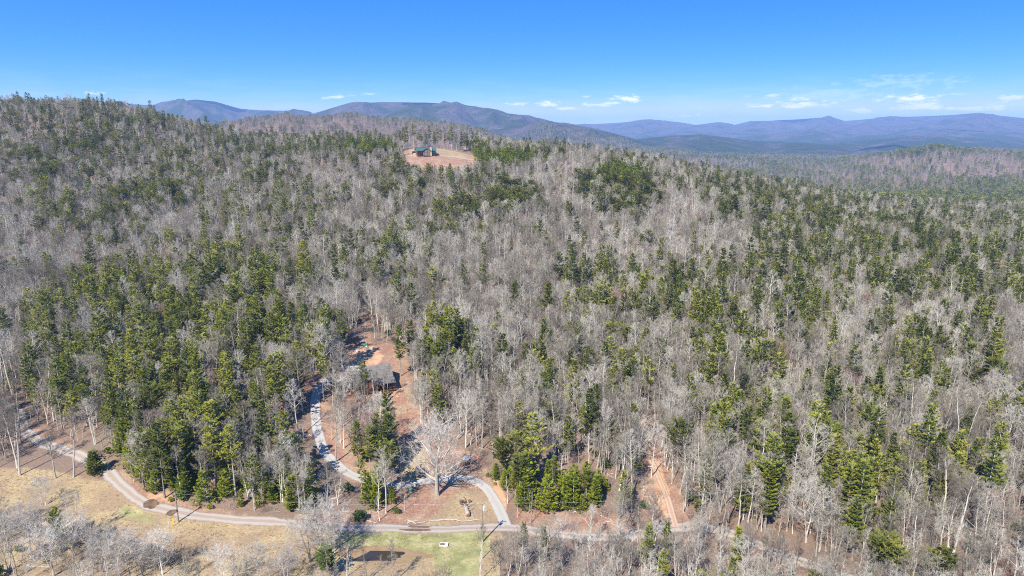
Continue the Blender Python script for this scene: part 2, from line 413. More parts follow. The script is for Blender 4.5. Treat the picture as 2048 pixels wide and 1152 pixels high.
    bp = n.new('ShaderNodeBump'); bp.inputs['Strength'].default_value = .6; bp.inputs['Distance'].default_value = .25; l.new(fine.outputs[0], bp.inputs['Height'])
    bp2 = n.new('ShaderNodeBump'); bp2.inputs['Distance'].default_value = 75; l.new(farm.outputs[0], bp2.inputs['Height']); l.new(attr('far'), bp2.inputs['Strength']); l.new(bp.outputs[0], bp2.inputs['Normal'])
    l.new(bp2.outputs[0], b.inputs['Normal'])
    return m


# ------------------------------------------------------------------ mesh helpers
def new_obj(name, verts, faces, m, parent=None, smoothed=False, mats=None, mi=None):
    me = bpy.data.meshes.new(name); me.from_pydata(verts, [], faces)
    for q in (mats or [m]):
        me.materials.append(q)
    if mi is not None:
        me.polygons.foreach_set('material_index', np.asarray(mi, np.int32))
    if smoothed:
        me.polygons.foreach_set('use_smooth', np.ones(len(me.polygons), bool))
    me.update()
    o = bpy.data.objects.new(name, me); COL.objects.link(o)
    if parent is not None:
        o.parent = parent
    return o


def tag(o, label=None, cat=None, group=None, kind=None):
    for k, v in (('label', label), ('category', cat), ('group', group), ('kind', kind)):
        if v:
            o[k] = v
    return o


def empty(name, loc, rz=0, label=None, cat=None, group=None):
    o = bpy.data.objects.new(name, None); COL.objects.link(o); o.location = loc; o.rotation_euler = (0, 0, rz)
    o.empty_display_size = .3
    return tag(o, label, cat, group)


def tube(V, F, pts, rad, sides=5, cap=False):
    """append a tapered tube; a zero end radius closes to a point"""
    pts = [np.asarray(p, float) for p in pts]; n = len(pts); rings = []
    for i, p in enumerate(pts):
        d = pts[min(i + 1, n - 1)] - pts[max(i - 1, 0)]; d = d / (np.linalg.norm(d) + 1e-9)
        a = np.cross(d, (0, 0, 1.0) if abs(d[2]) < .9 else (1.0, 0, 0)); a /= np.linalg.norm(a) + 1e-9; b = np.cross(d, a)
        if rad[i] <= 0:
            V.append(tuple(p)); rings.append([len(V) - 1]); continue
        ring = []
        for k in range(sides):
            t = 2 * math.pi * k / sides
            V.append(tuple(p + rad[i] * (math.cos(t) * a + math.sin(t) * b))); ring.append(len(V) - 1)
        rings.append(ring)
    for r0, r1 in zip(rings, rings[1:]):
        for k in range(sides):
            k2 = (k + 1) % sides
            if len(r1) == 1:
                F.append((r0[k], r0[k2], r1[0]))
            elif len(r0) == 1:
                F.append((r0[0], r1[k2], r1[k]))
            else:
                F.append((r0[k], r0[k2], r1[k2], r1[k]))
    if cap:
        for rg_, rev in ((rings[0], True), (rings[-1], False)):
            if len(rg_) > 2:
                F.append(tuple(reversed(rg_)) if rev else tuple(rg_))


def box(V, F, x0, x1, y0, y1, z0, z1):
    i = len(V)
    V += [(x0, y0, z0), (x1, y0, z0), (x1, y1, z0), (x0, y1, z0), (x0, y0, z1), (x1, y0, z1), (x1, y1, z1), (x0, y1, z1)]
    F += [(i, i + 3, i + 2, i + 1), (i + 4, i + 5, i + 6, i + 7), (i, i + 1, i + 5, i + 4), (i + 1, i + 2, i + 6, i + 5), (i + 2, i + 3, i + 7, i + 6), (i + 3, i, i + 4, i + 7)]


def boxo(name, m, parent, *dims):
    V, F = [], []
    for d in (dims if isinstance(dims[0], tuple) else [dims]):
        box(V, F, *d)
    return new_obj(name, V, F, m, parent)


def prism(name, m, parent, prof, axis, a0, a1):
    """profile (list of 2D points) drawn out along an axis: 'x' profile is (y,z), 'y' profile is (x,z)"""
    n = len(prof); V = []
    for a in (a0, a1):
        V += [(a, p, q) if axis == 'x' else (p, a, q) for p, q in prof]
    F = [tuple(range(n))[::-1], tuple(range(n, 2 * n))] + [(i, (i + 1) % n, n + (i + 1) % n, n + i) for i in range(n)]
    return new_obj(name, V, F, m, parent)


# ------------------------------------------------------------------ the ground sheet
def ground_sheet():
    nr, na = AG.shape
    verts = np.stack([GX, GY, GZ], -1).reshape(-1, 3)
    idx = np.arange(nr * na).reshape(nr, na)
    quads = np.stack([idx[:-1, :-1], idx[1:, :-1], idx[1:, 1:], idx[:-1, 1:]], -1).reshape(-1, 4)
    inner = idx[0, :-1][::-1]
    me = bpy.data.meshes.new('ground')
    me.from_pydata(verts.tolist(), [], quads.tolist() + [inner.tolist()[::-1]])
    me.polygons.foreach_set('use_smooth', np.ones(len(me.polygons), bool))
    px, py, dep = proj(GX, GY, GZ)
    near = (RG < 720) & (GY > 20)

    def soft(polys, k=2):
        m = np.zeros(GX.shape)
        for p in polys:
            m = np.maximum(m, (in_poly(px, py, p) & near).astype(float))
        for _ in range(k):
            m[1:-1, 1:-1] = (m[1:-1, 1:-1] * 2 + m[:-2, 1:-1] + m[2:, 1:-1] + m[1:-1, :-2] + m[1:-1, 2:]) / 6
        return m
    meadow = soft([[(-600, 915), (90, 938), (170, 955), (222, 962), (262, 1003), (340, 1028), (480, 1042), (640, 1052), (1012, 1062), (1000, 1110), (1010, 1500), (-900, 1500)],
                   [(800, 905), (850, 905), (860, 955), (800, 968)], [(905, 985), (955, 975), (985, 1010), (1005, 1050), (830, 1050), (880, 1020)],
                   [(816, 298), (872, 296), (905, 302), (958, 313), (900, 313), (815, 313)]], 4)
    green = soft([[(670, 1064), (975, 1060), (985, 1112), (850, 1112), (760, 1098), (700, 1100)], [(870, 1125), (960, 1125), (960, 1150), (860, 1152)], [(215, 985), (260, 1015), (340, 1040), (450, 1050), (440, 1062), (250, 1040)]], 6)
    red = soft([[(785, 770), (830, 770), (850, 880), (960, 905), (1020, 1050), (640, 1050), (560, 1040), (640, 1025), (760, 1020), (800, 960)], [(690, 685), (830, 690), (830, 800), (690, 800)],
                [(640, 780), (690, 860), (790, 990), (690, 960), (636, 880)], [(240, 930), (290, 985), (420, 1018), (620, 1040), (420, 1038), (300, 1010), (235, 960)], [(50, 845), (110, 875), (230, 930), (200, 935), (90, 890)],
                [(1285, 890), (1330, 900), (1385, 1040), (1290, 1060), (1280, 960)], [(715, 600), (745, 600), (742, 700), (715, 690)], [(1030, 1020), (1330, 1040), (1330, 1080), (1030, 1075)],
                [(806, 296), (872, 296), (905, 302), (960, 314), (955, 345), (812, 345)]], 3)
    clay = soft([[(692, 695), (745, 690), (770, 715), (735, 745), (700, 740)], [(775, 765), (805, 770), (800, 795), (772, 790)], [(285, 985), (345, 985), (350, 1008), (290, 1000)], [(1300, 910), (1318, 915), (1350, 1030), (1320, 1040)],
                 [(130, 885), (200, 915), (195, 925), (125, 895)], [(985, 930), (1015, 1000), (1012, 1040), (985, 970)]], 3)
    far = smooth(2300, 3300, RG)
    conifer = .20 * np.exp(-((py - 290) / 16.0) ** 2) + .03 - .10 * smooth(6000, 9000, RG)
    for nm, a in (('meadow', meadow), ('green', green), ('red', red), ('clay', clay), ('far', far), ('conifer', conifer)):
        at_ = me.attributes.new(nm, 'FLOAT', 'POINT'); at_.data.foreach_set('value', np.ascontiguousarray(a, np.float32).ravel())
    me.materials.append(ground_material()); me.update()
    o = bpy.data.objects.new('ground', me); COL.objects.link(o); o['kind'] = 'structure'
    return o


ground_sheet()


# ------------------------------------------------------------------ roads and wet patches
def spline(P, step=1.2):
    P = np.array(P, float); P = np.vstack([2 * P[0] - P[1], P, 2 * P[-1] - P[-2]]); out = []
    for i in range(1, len(P) - 2):
        p0, p1, p2, p3 = P[i - 1:i + 3]; n = max(2, int(np.linalg.norm(p2 - p1) / step))
        for t in np.linspace(0, 1, n, endpoint=False):
            out.append(.5 * (2 * p1 + (p2 - p0) * t + (2 * p0 - 5 * p1 + 4 * p2 - p3) * t * t + (3 * p1 - p0 - 3 * p2 + p3) * t ** 3))
    out.append(P[-2])
    return np.array(out)


ROADLINES = []


def road(name, px_pts, width, m, lift=.05, rag=.4):
    P = np.array([at(*p)[:2] for p in px_pts]); C = spline(P); n = len(C)
    T = np.gradient(C, axis=0); T /= np.linalg.norm(T, axis=1)[:, None]; N = np.stack([T[:, 1], -T[:, 0]], 1)
    K = 11; us = np.linspace(-1, 1, K)
    wl_ = width / 2 * (1 + rag * (fbm(np.arange(n) * .33, np.zeros(n), 4, 4) - .5) * 2); wr_ = width / 2 * (1 + rag * (fbm(np.arange(n) * .33, np.zeros(n) + 9, 4, 6) - .5) * 2)
    V, U = [], []
    for i in range(n):
        for u in us:
            w = (wl_ if u < 0 else wr_)[i] * u
            q = C[i] + N[i] * w; V.append((q[0], q[1], 0)); U.append(u)
    V = np.array(V); V[:, 2] = gz(V[:, 0], V[:, 1]) + lift - .045 * (np.abs(np.array(U)) > .95)
    F = [(i * K + k, i * K + k + 1, (i + 1) * K + k + 1, (i + 1) * K + k) for i in range(n - 1) for k in range(K - 1)]
    o = new_obj(name, V.tolist(), F, m, None, True)
    a = o.data.attributes.new('across', 'FLOAT', 'POINT'); a.data.foreach_set('value', np.array(U, np.float32))
    o['kind'] = 'structure'; ROADLINES.append((C, width / 2))
    return o


def track_material(name, base, rut, mid, rut_amt=.75):
    m, n, l, b = mat(name, .95, .1)
    pos = n.new('ShaderNodeNewGeometry').outputs['Position']
    a = n.new('ShaderNodeAttribute'); a.attribute_name = 'across'
    ab = n.new('ShaderNodeMath'); ab.operation = 'ABSOLUTE'; l.new(a.outputs['Fac'], ab.inputs[0])
    nz = noise(n, l, .8, 5, .65, pos); fi = noise(n, l, 6, 4, .7, pos)
    ad = n.new('ShaderNodeMath'); ad.operation = 'MULTIPLY_ADD'; l.new(nz.outputs[0], ad.inputs[0]); ad.inputs[1].default_value = .55; ad.inputs[2].default_value = -.27
    sm = n.new('ShaderNodeMath'); sm.operation = 'ADD'; l.new(ab.outputs[0], sm.inputs[0]); l.new(ad.outputs[0], sm.inputs[1])
    r = ramp(n, [(0, mid), (.22, mid), (.38, rut), (.68, rut), (.84, base), (1, (.19, .13, .095))]); l.new(sm.outputs[0], r.inputs[0])
    g = ramp(n, [(.3, tuple(v * .78 for v in base)), (.7, tuple(min(1, v * 1.1) for v in base))]); l.new(fi.outputs[0], g.inputs[0])
    l.new(mixc(n, l, rut_amt, g.outputs[0], r.outputs[0]), b.inputs['Base Color'])
    bp = n.new('ShaderNodeBump'); bp.inputs['Strength'].default_value = .4; bp.inputs['Distance'].default_value = .08; l.new(fi.outputs[0], bp.inputs['Height']); l.new(bp.outputs[0], b.inputs['Normal'])
    return m


M['gravel_road'] = track_material('gravel_road', (.27, .22, .175), (.335, .31, .28), (.28, .22, .17))
M['drive'] = track_material('pale_driveway', (.33, .31, .28), (.36, .345, .315), (.315, .295, .265), .6)
M['dirt'] = track_material('clay_track', (.33, .215, .145), (.42, .32, .235), (.35, .24, .165))
M['trail'] = track_material('forest_trail', (.22, .15, .11), (.27, .20, .155), (.22, .145, .105))
road('gravel_road', [(-60, 800), (20, 812), (42, 835), (50, 862), (90, 888), (150, 908), (205, 935), (235, 965), (275, 998), (330, 1020), (420, 1034), (520, 1042), (600, 1048), (700, 1055), (800, 1057), (900, 1058), (1015, 1056), (1100, 1066), (1190, 1075), (1270, 1070), (1340, 1056), (1400, 1054), (1465, 1068), (1530, 1095), (1590, 1118), (1640, 1135), (1720, 1165)], 2.8, M['gravel_road'])
road('driveway', [(1012, 1052), (1004, 1030), (990, 1003), (972, 976), (945, 960), (900, 957), (850, 963), (810, 971), (765, 970), (715, 955), (680, 935), (652, 908), (640, 880), (633, 845), (630, 815), (634, 785), (650, 765), (690, 757), (710, 752)], 2.55, M['drive'], .09, .16)
road('dirt_track', [(1352, 1055), (1345, 1030), (1332, 990), (1318, 955), (1304, 925), (1292, 895), (1286, 865), (1290, 835)], 1.55, M['dirt'], .06)
road('trail', [(735, 700), (728, 680), (728, 650), (726, 625), (735, 600)], 1.7, M['trail'], .06)
road('hilltop_track', [(800, 311), (825, 311), (850, 312), (880, 311), (915, 315), (950, 320)], 3.0, M['gravel_road'], .08)
for C, hw in ROADLINES:
    pass

m, n, l, b = mat('wet_mud', .35, .4)
nz = noise(n, l, .9, 4, .6, n.new('ShaderNodeNewGeometry').outputs['Position'])
r = ramp(n, [(.35, (.085, .055, .035)), (.65, (.17, .115, .07))]); l.new(nz.outputs[0], r.inputs[0]); l.new(r.outputs[0], b.inputs['Base Color']); M['mud'] = m
m, n, l, b = mat('pond_water', .06, .5)
b.inputs['Base Color'].default_value = (.035, .026, .012, 1); M['water'] = m
nz = noise(n, l, 3.0, 3, .5, n.new('ShaderNodeNewGeometry').outputs['Position']); bp = n.new('ShaderNodeBump'); bp.inputs['Strength'].default_value = .08; bp.inputs['Distance'].default_value = .03
l.new(nz.outputs[0], bp.inputs['Height']); l.new(bp.outputs[0], b.inputs['Normal'])


def patch(name, px, py, rx, ry, m, lift, seed=0, flat=False, rot=0.0):
    c = at(px, py); V, F = [], []; n, rings = 40, 4
    k = rings * n
    base = None
    for j in range(rings + 1):
        for i in range(n):
            t = 2 * math.pi * i / n
            w = 1 + .55 * (float(fbm(np.array(math.cos(t) * 1.6 + seed), np.array(math.sin(t) * 1.6 + 4), 3, seed)) - .5) * 2
            x, y = rx * w * math.cos(t) * j / rings, ry * w * math.sin(t) * j / rings
            x, y = c.x + x * math.cos(rot) - y * math.sin(rot), c.y + x * math.sin(rot) + y * math.cos(rot)
            V.append((x, y, (c.z if flat else float(gz(x, y))) + lift))
    for j in range(rings):
        for i in range(n):
            i2 = (i + 1) % n
            F.append((j * n + i, (j + 1) * n + i, (j + 1) * n + i2, j * n + i2) if j else (0, n + i, n + i2))
    o = new_obj(name, V, F, m, None, True); o['kind'] = 'structure'
    return o


patch('mud_patch', 765, 1111, 9.0, 3.0, plain('damp_soil', (.20, .13, .075), (.26, .19, .10), .5), .03, 3)
patch('pond', 752, 1113, 5.6, 1.5, M['water'], .10, 5, True)
patch('wet_patch', 302, 1009, 1.7, 1.2, M['mud'], .085, 8, rot=-.6)
patch('wet_patch', 343, 1027, 1.2, .9, M['mud'], .085, 9, rot=.5)
patch('wet_patch', 832, 1061, 3.0, .45, M['mud'], .085, 12)
patch('wet_patch', 840, 1054.5, 2.4, .4, M['mud'], .085, 13)

# ------------------------------------------------------------------ tree shapes
def rot_about(v, axis, a):
    axis = axis / (np.linalg.norm(axis) + 1e-9)
    return v * math.cos(a) + np.cross(axis, v) * math.sin(a) + axis * np.dot(axis, v) * (1 - math.cos(a))


def perp(v, R):
    a = np.cross(v, R.normal(size=3)); return a / (np.linalg.norm(a) + 1e-9)


def bare_tree(seed, h, spread, clear, n1, n2, n3, tip=4, upright=.75, fork=1, fat=1.0):
    """trunk mesh data and crown mesh data of a leafless broadleaf tree"""
    R = np.random.default_rng(seed); TV, TF, CV, CF = [], [], [], []
    leaders = []
    for f in range(fork):
        top = np.array([R.normal(0, h * .035), R.normal(0, h * .035), h * R.uniform(.9, 1.0)])
        if fork > 1:
            a = 2 * math.pi * f / fork + R.uniform(0, .6); top[:2] += np.array([math.cos(a), math.sin(a)]) * spread * .45
        k = 9; pts = []; bend = R.normal(0, h * .018, 2)
        for i in range(k):
            t = i / (k - 1); lean = t ** 1.4
            pts.append(np.array([top[0] * lean + bend[0] * math.sin(t * 3) + R.normal(0, .07) * (i > 0), top[1] * lean + bend[1] * math.sin(t * 3.3) + R.normal(0, .07) * (i > 0), h * t * (top[2] / h) - (.35 if i == 0 else 0)]))
        r0 = h * .0115 * fat * (1 if fork == 1 else .8)
        rad = [r0 * (1.35 if i == 0 else 1) * (1 - .93 * (i / (k - 1)) ** 1.1) + .008 for i in range(k)]
        rad[-1] = 0
        tube(TV, TF, pts, rad, 6); leaders.append((pts, rad))

    def along(pts, t):
        f = t * (len(pts) - 1); i = min(int(f), len(pts) - 2)
        return pts[i] * (1 - (f - i)) + pts[i + 1] * (f - i), pts[i + 1] - pts[i]

    def grow(start, d, length, r, nseg, sides, lift, wob):
        pts = [start]; d = d / np.linalg.norm(d)
        for i in range(nseg):
            d = d + R.normal(0, wob, 3) + np.array([0, 0, lift]); d = d / np.linalg.norm(d)
            pts.append(pts[-1] + d * length / nseg)
        rad = [r * (1 - .88 * i / nseg) for i in range(nseg + 1)]; rad[-1] = 0
        tube(CV, CF, pts, rad, sides)
        return pts
    for pts0, rad0 in leaders:
        for b in range(n1 // fork):
            t = clear + (.97 - clear) * ((b + R.uniform(0, 1)) / (n1 // fork)) ** .85
            p, d = along(pts0, t); a = 2.399 * b + R.uniform(-.5, .5)
            out = np.array([math.cos(a), math.sin(a), 0]); rel = (t - clear) / (1 - clear)
            shape = (.55 + .6 * math.sin(math.pi * min(1, rel * .8 + .2))) * (1 - .55 * rel)
            L = spread * shape * R.uniform(.75, 1.2) * 1.25
            d1 = out * 1.0 + np.array([0, 0, upright * (.55 + .9 * rel) + R.normal(0, .15)])
            q = grow(p, d1, L, max(.022, h * .0044 * fat * (1 - .6 * rel)), 5, 4, .10, .14)
            for c in range(n2):
                tt = .22 + .75 * (c + R.uniform(0, 1)) / n2
                p2, dd = along(q, tt); d2 = rot_about(dd / np.linalg.norm(dd), perp(dd, R), R.uniform(.45, .95)) + np.array([0, 0, .18])
                L2 = L * .42 * (1.1 - .5 * tt) * R.uniform(.7, 1.3)
                q2 = grow(p2, d2, L2, .020 * fat ** .5, 3, 3, .08, .2)
                for e in range(n3):
                    p3, de = along(q2, .2 + .78 * (e + R.uniform(0, 1)) / n3)
                    d3 = rot_about(de / np.linalg.norm(de), perp(de, R), R.uniform(.4, 1.0)) + np.array([0, 0, .15])
                    L3 = L2 * .5 * R.uniform(.7, 1.4)
                    end = p3 + d3 / np.linalg.norm(d3) * L3
                    tube(CV, CF, [p3, end], [.014, 0], 3)
                    for g in range(tip):  # finest twigs, flat slivers
                        s = p3 + (end - p3) * R.uniform(.25, 1.0); dv = rot_about(d3, perp(d3, R), R.uniform(.4, 1.1)); dv = dv / np.linalg.norm(dv) * L3 * R.uniform(.5, .95)
                        w = perp(dv, R) * .012; i = len(CV)
                        CV.extend([tuple(s - w), tuple(s + w), tuple(s + dv)]); CF.append((i, i + 1, i + 2))
    return (TV, TF), (CV, CF)


def conifer(seed, h, rad, base, whorls, per, sprays, size, shape='white', droop=.12, sparse=.1, snag=14, fan=.2):
    """trunk (with dead lower limbs) and needle crown of a pine"""
    R = np.random.default_rng(seed); TV, TF, CV, CF = [], [], [], []
    k = 8; lean = R.normal(0, h * .012, 2); pts = [np.array([lean[0] * (i / k) ** 2, lean[1] * (i / k) ** 2, h * i / (k - 1) - (.3 if i == 0 else 0)]) for i in range(k)]
    r0 = h * .0105; tube(TV, TF, pts, [r0 * (1.3 if i == 0 else 1) * (1 - .95 * i / (k - 1)) + .01 for i in range(k)], 6)
    for i in range(snag):  # dead lower limbs
        z = h * base * R.uniform(.35, 1.15); a = R.uniform(0, 6.28); L = R.uniform(.6, 2.0) * rad / 3
        d = np.array([math.cos(a), math.sin(a), R.uniform(-.15, .25)]); p = np.array([0, 0, z]); e = p + d * L
        tube(TV, TF, [p, p + d * L * .6 + np.array([0, 0, -.03]), e], [.035, .022, 0], 3)
    lop, lopa = R.uniform(.1, .4), R.uniform(0, 6.28)
    for w in range(whorls):
        gap = R.uniform(.72, 1.18)
        t = (w + R.uniform(0, .6)) / whorls; z = h * (base + (.985 - base) * t)
        if shape == 'white':
            prof = (1 - t) ** .72 * (.55 + .45 * min(1, t / .22)) + .05
        elif shape == 'cone':
            prof = (1 - t) ** .85 + .04
        else:
            prof = math.sin(math.pi * min(1, .16 + t * .80)) ** .7
        nb = max(3, int(per * (1 - .35 * t)))
        a0 = R.uniform(0, 6.28)
        for bq in range(nb):
            if R.uniform() < sparse:
                continue
            a = a0 + 2 * math.pi * bq / nb + R.normal(0, .22); L = rad * prof * R.uniform(.55, 1.3) * gap * (1 + lop * math.cos(a - lopa))
            up = (.10 + .75 * t ** 1.6) if shape != 'flat' else .35 + .3 * R.uniform()
            d = np.array([math.cos(a), math.sin(a), up]); p = np.array([lean[0] * t, lean[1] * t, z + R.normal(0, .06)])
            q = []
            for i in range(5):
                s = i / 4; q.append(p + d * L * s + np.array([0, 0, -droop * L * math.sin(s * math.pi) * .8 + .10 * L * s * s]))
            tube(CV, CF, q[:4], [.045 * (1 - t * .6), .03, .02, 0], 3)
            side = np.array([-math.sin(a), math.cos(a), 0]); fwd = np.array([math.cos(a), math.sin(a), 0])
            ns = max(4, int(sprays * (.35 + .65 * prof)))
            for i in range(ns):
                s = .28 + .74 * (i + R.uniform(0, 1)) / ns; f = min(s, .999) * 4; j = int(f); c = q[j] * (1 - (f - j)) + q[j + 1] * (f - j)
                wdt = L * fan * (.35 + .65 * math.sin(math.pi * min(1, max(0, (s - .2) / .8)) ** .8)); sd = R.uniform(-1, 1)
                c = c + side * sd * wdt + np.array([0, 0, R.uniform(-.02, .05) * L * .5])
                sz = size * R.uniform(.7, 1.25)
                for g in range(4):  # a tuft: narrow blades fanned outwards, lying nearly level
                    dv = fwd * R.uniform(.2, 1.1) + side * (sd * .5 + R.normal(0, .5)) + np.array([0, 0, R.uniform(.05, .55)])
                    dv = dv / np.linalg.norm(dv) * sz; ww = np.cross(dv, (R.normal(0, .35), R.normal(0, .35), 1.0)); ww = ww / (np.linalg.norm(ww) + 1e-9) * sz * .2
                    iq = len(CV)
                    CV.extend([tuple(c - ww * .35), tuple(c + dv * .55 - ww), tuple(c + dv), tuple(c + dv * .55 + ww)]); CF.append((iq, iq + 1, iq + 2, iq + 3))
    return (TV, TF), (CV, CF)


def shrub(seed, h, w, n, leaf, twigs=6):
    R = np.random.default_rng(seed); V, F, S, SF = [], [], [], []
    for i in range(twigs):
        a = R.uniform(0, 6.28); e = np.array([math.cos(a) * w * .5, math.sin(a) * w * .5, h * R.uniform(.6, .95)]); tube(S, SF, [np.array([0, 0, -.1]), e * .5 + np.array([0, 0, h * .1]), e], [.03, .02, 0], 3)
    for i in range(n):
        a = R.uniform(0, 6.28); ph = math.acos(R.uniform(-.3, 1)); rr = R.uniform(.55, 1.05) * (1 + .3 * math.sin(3 * a + seed))
        c = np.array([math.cos(a) * math.sin(ph) * w * .5, math.sin(a) * math.sin(ph) * w * .5, h * .5 + math.cos(ph) * h * .5]) * np.array([rr, rr, 1]); c[2] = max(.05, c[2])
        d = R.normal(size=3); d[2] = abs(d[2]); d /= np.linalg.norm(d); u = perp(d, R) * leaf; v = d * leaf * 1.5; k = len(V)
        V.extend([tuple(c - u * .5), tuple(c + v * .5 - u * .3), tuple(c + v), tuple(c + u * .5)]); F.append((k, k + 1, k + 2, k + 3))
    return (S, SF), (V, F)


def brush(seed, h, w, n):
    """a leafless thicket of thin stems"""
    R = np.random.default_rng(seed); V, F = [], []
    for i in range(n):
        a, rr = R.uniform(0, 6.28), w * .5 * math.sqrt(R.uniform(0, 1)); p = np.array([math.cos(a) * rr, math.sin(a) * rr, -.05])
        e = p + np.array([R.normal(0, .25) * h, R.normal(0, .25) * h, h * R.uniform(.5, 1.0)]); mdl = (p + e) / 2 + R.normal(0, .07, 3) * h
        tube(V, F, [p, mdl, e], [.028, .02, 0], 3)
        for g in range(7):
            s = mdl + (e - mdl) * R.uniform(-.3, 1); dv = (e - p) * .3 + R.normal(0, .16, 3) * h; ww = perp(dv, R) * .014; k = len(V)
            V.extend([tuple(s - ww), tuple(s + ww), tuple(s + dv)]); F.append((k, k + 1, k + 2))
    return V, F


def tuft(seed, n=16, h=.45):
    R = np.random.default_rng(seed); V, F = [], []
    for i in range(n):
        a = R.uniform(0, 6.28); p = np.array([math.cos(a), math.sin(a), 0]) * R.uniform(0, .28); e = p + np.array([math.cos(a) * R.uniform(0, .35), math.sin(a) * R.uniform(0, .35), h * R.uniform(.5, 1.1)]); w = np.array([-math.sin(a), math.cos(a), 0]) * .035; k = len(V)
        V.extend([tuple(p - w), tuple(p + w), tuple(e)]); F.append((k, k + 1, k + 2))
    return V, F


def mesh_of(name, parts, mats):
    """one mesh out of several (verts, faces) pieces, one material slot each"""
    V, F, I = [], [], []
    for k, (v, f) in enumerate(parts):
        o = len(V); V += v; F += [tuple(i + o for i in q) for q in f]; I += [k] * len(f)
    me = bpy.data.meshes.new(name); me.from_pydata(V, [], F)
    for q in mats:
        me.materials.append(q)
    me.polygons.foreach_set('material_index', np.array(I, np.int32)); me.update()
    return me


class Proto:
    def __init__(s, trunk, crown, tm, cm, h, look, width):
        s.h, s.look, s.width = h, look, width
        s.trunk = mesh_of('trunk', [trunk], [M[tm]]) if trunk else None
        s.crown = mesh_of('crown', [crown], [M[cm]])
        s.whole = mesh_of('whole_tree', [trunk, crown], [M[tm], M[cm]]) if trunk else s.crown


PR = {'spread': [], 'bare': [], 'pine': [], 'olive': [], 'young': [], 'maple': []}
for i, (h, sp, cl, n1, n2, n3, up, fk, look) in enumerate([
        (17, 2.9, .40, 18, 6, 5, 1.05, 1, 'tall narrow'), (19, 3.3, .46, 18, 6, 5, .95, 1, 'tall straight'), (15, 3.9, .34, 18, 6, 5, .72, 1, 'broad-crowned'), (16, 3.7, .26, 20, 6, 5, .9, 2, 'forked'),
        (13, 2.5, .36, 16, 6, 5, 1.0, 1, 'slender'), (18, 4.3, .38, 20, 6, 5, .65, 2, 'wide forked'), (11, 2.3, .30, 14, 5, 5, 1.1, 1, 'short thin'), (16, 3.0, .52, 14, 5, 5, 1.1, 1, 'long-stemmed')]):
    t, c = bare_tree(100 + i, h, sp, cl, n1, n2, n3 + 1, 5, up, fk)
    PR['bare'].append(Proto(t, c, 'bark_pale', 'twig', h, look, sp * 2))
for i, (h, sp, fk) in enumerate([(11, 5.0, 2), (10, 4.6, 3), (12, 4.8, 1)]):
    t, c = bare_tree(170 + i, h, sp, .2, 26, 7, 6, 6, .72, fk, 1.25); PR['spread'].append(Proto(t, c, 'bark_pale', 'twig_white', h, 'dense rounded', sp * 2))
for i, (h, sp) in enumerate([(12, 3.6)]):
    t, c = bare_tree(150 + i, h, sp, .3, 22, 7, 6, 5, .8, 1); PR['maple'].append(Proto(t, c, 'bark_pale', 'twig_red', h, 'reddish', sp * 2))
for i, (h, rd, ba, wh, look, spz) in enumerate([(20, 3.1, .34, 15, 'tall layered', .1), (18, 2.6, .26, 15, 'pointed', .08), (22, 3.2, .44, 14, 'tall high-crowned', .14), (16, 3.0, .20, 14, 'full-crowned', .06), (19, 3.0, .50, 11, 'sparse-crowned', .2), (15, 2.8, .40, 10, 'ragged', .28), (17, 2.4, .30, 16, 'slim', .12)]):
    t, c = conifer(200 + i, h, rd, ba, wh, 7, 23, .54, 'white', sparse=spz, fan=.20); PR['pine'].append(Proto(t, c, 'bark_pine', 'pine', h, look, rd * 2))
for i, (h, rd, ba, wh) in enumerate([(14, 3.2, .45, 11), (12, 2.9, .38, 11), (15, 3.0, .52, 10)]):
    t, c = conifer(230 + i, h, rd, ba, wh, 7, 15, .62, 'flat', droop=.02, sparse=.16, snag=20, fan=.24); PR['olive'].append(Proto(t, c, 'bark_pine', 'olive', h, 'round-topped', rd * 2))
for i, (h, rd, ba, wh) in enumerate([(8.5, 2.2, .08, 15), (7, 2.3, .04, 12), (10, 2.1, .14, 16), (9, 2.7, .10, 11), (7.5, 1.7, .02, 15)]):
    t, c = conifer(260 + i, h, rd, ba, wh, 7, 12, .56, 'cone', sparse=(.05, .2, .1, .25, .12)[i], snag=4, fan=.26); PR['young'].append(Proto(t, c, 'bark_pine', 'young', h, 'bushy', rd * 2))
# light versions of the same kinds for the far slopes
FARP = []
for i in range(3):
    t, c = bare_tree(300 + i, 14, 4.2, .3, 12, 5, 4, 3, .75, 1, 1.3)
    CV, CF = c
    FARP.append((mesh_of('far_bare_tree', [t, c], [M['twig'], M['far_twig']]), 'bare'))
for i in range(3):
    t, c = conifer(320 + i, 18, 3.8, .25, 8, 6, 6, 1.4, 'white' if i < 2 else 'flat', snag=0)
    FARP.append((mesh_of('far_pine', [t, c], [M['bark_pine'], M['pine']]), 'pine'))
BRUSHM = [mesh_of('brush_clump', [brush(400 + i, 2.6, 2.6, 26)], [M['brush']]) for i in range(3)]
SAPLM = []
for i in range(3):
    t, c = bare_tree(420 + i, 7.5, 1.3, .3, 10, 4, 3, 3, 1.2, 1, 1.0); SAPLM.append(mesh_of('sapling', [t, c], [M['bark_pale'], M['twig']]))
SHRUBM = []
for i in range(3):
    t, c = shrub(440 + i, 1.8, 2.2, 260, .30); SHRUBM.append(mesh_of('shrub_clump', [t, c], [M['brush'], M['rhodo']]))
TUFTM = [mesh_of('grass_tuft', [tuft(460 + i)], [M['grass']]) for i in range(3)]


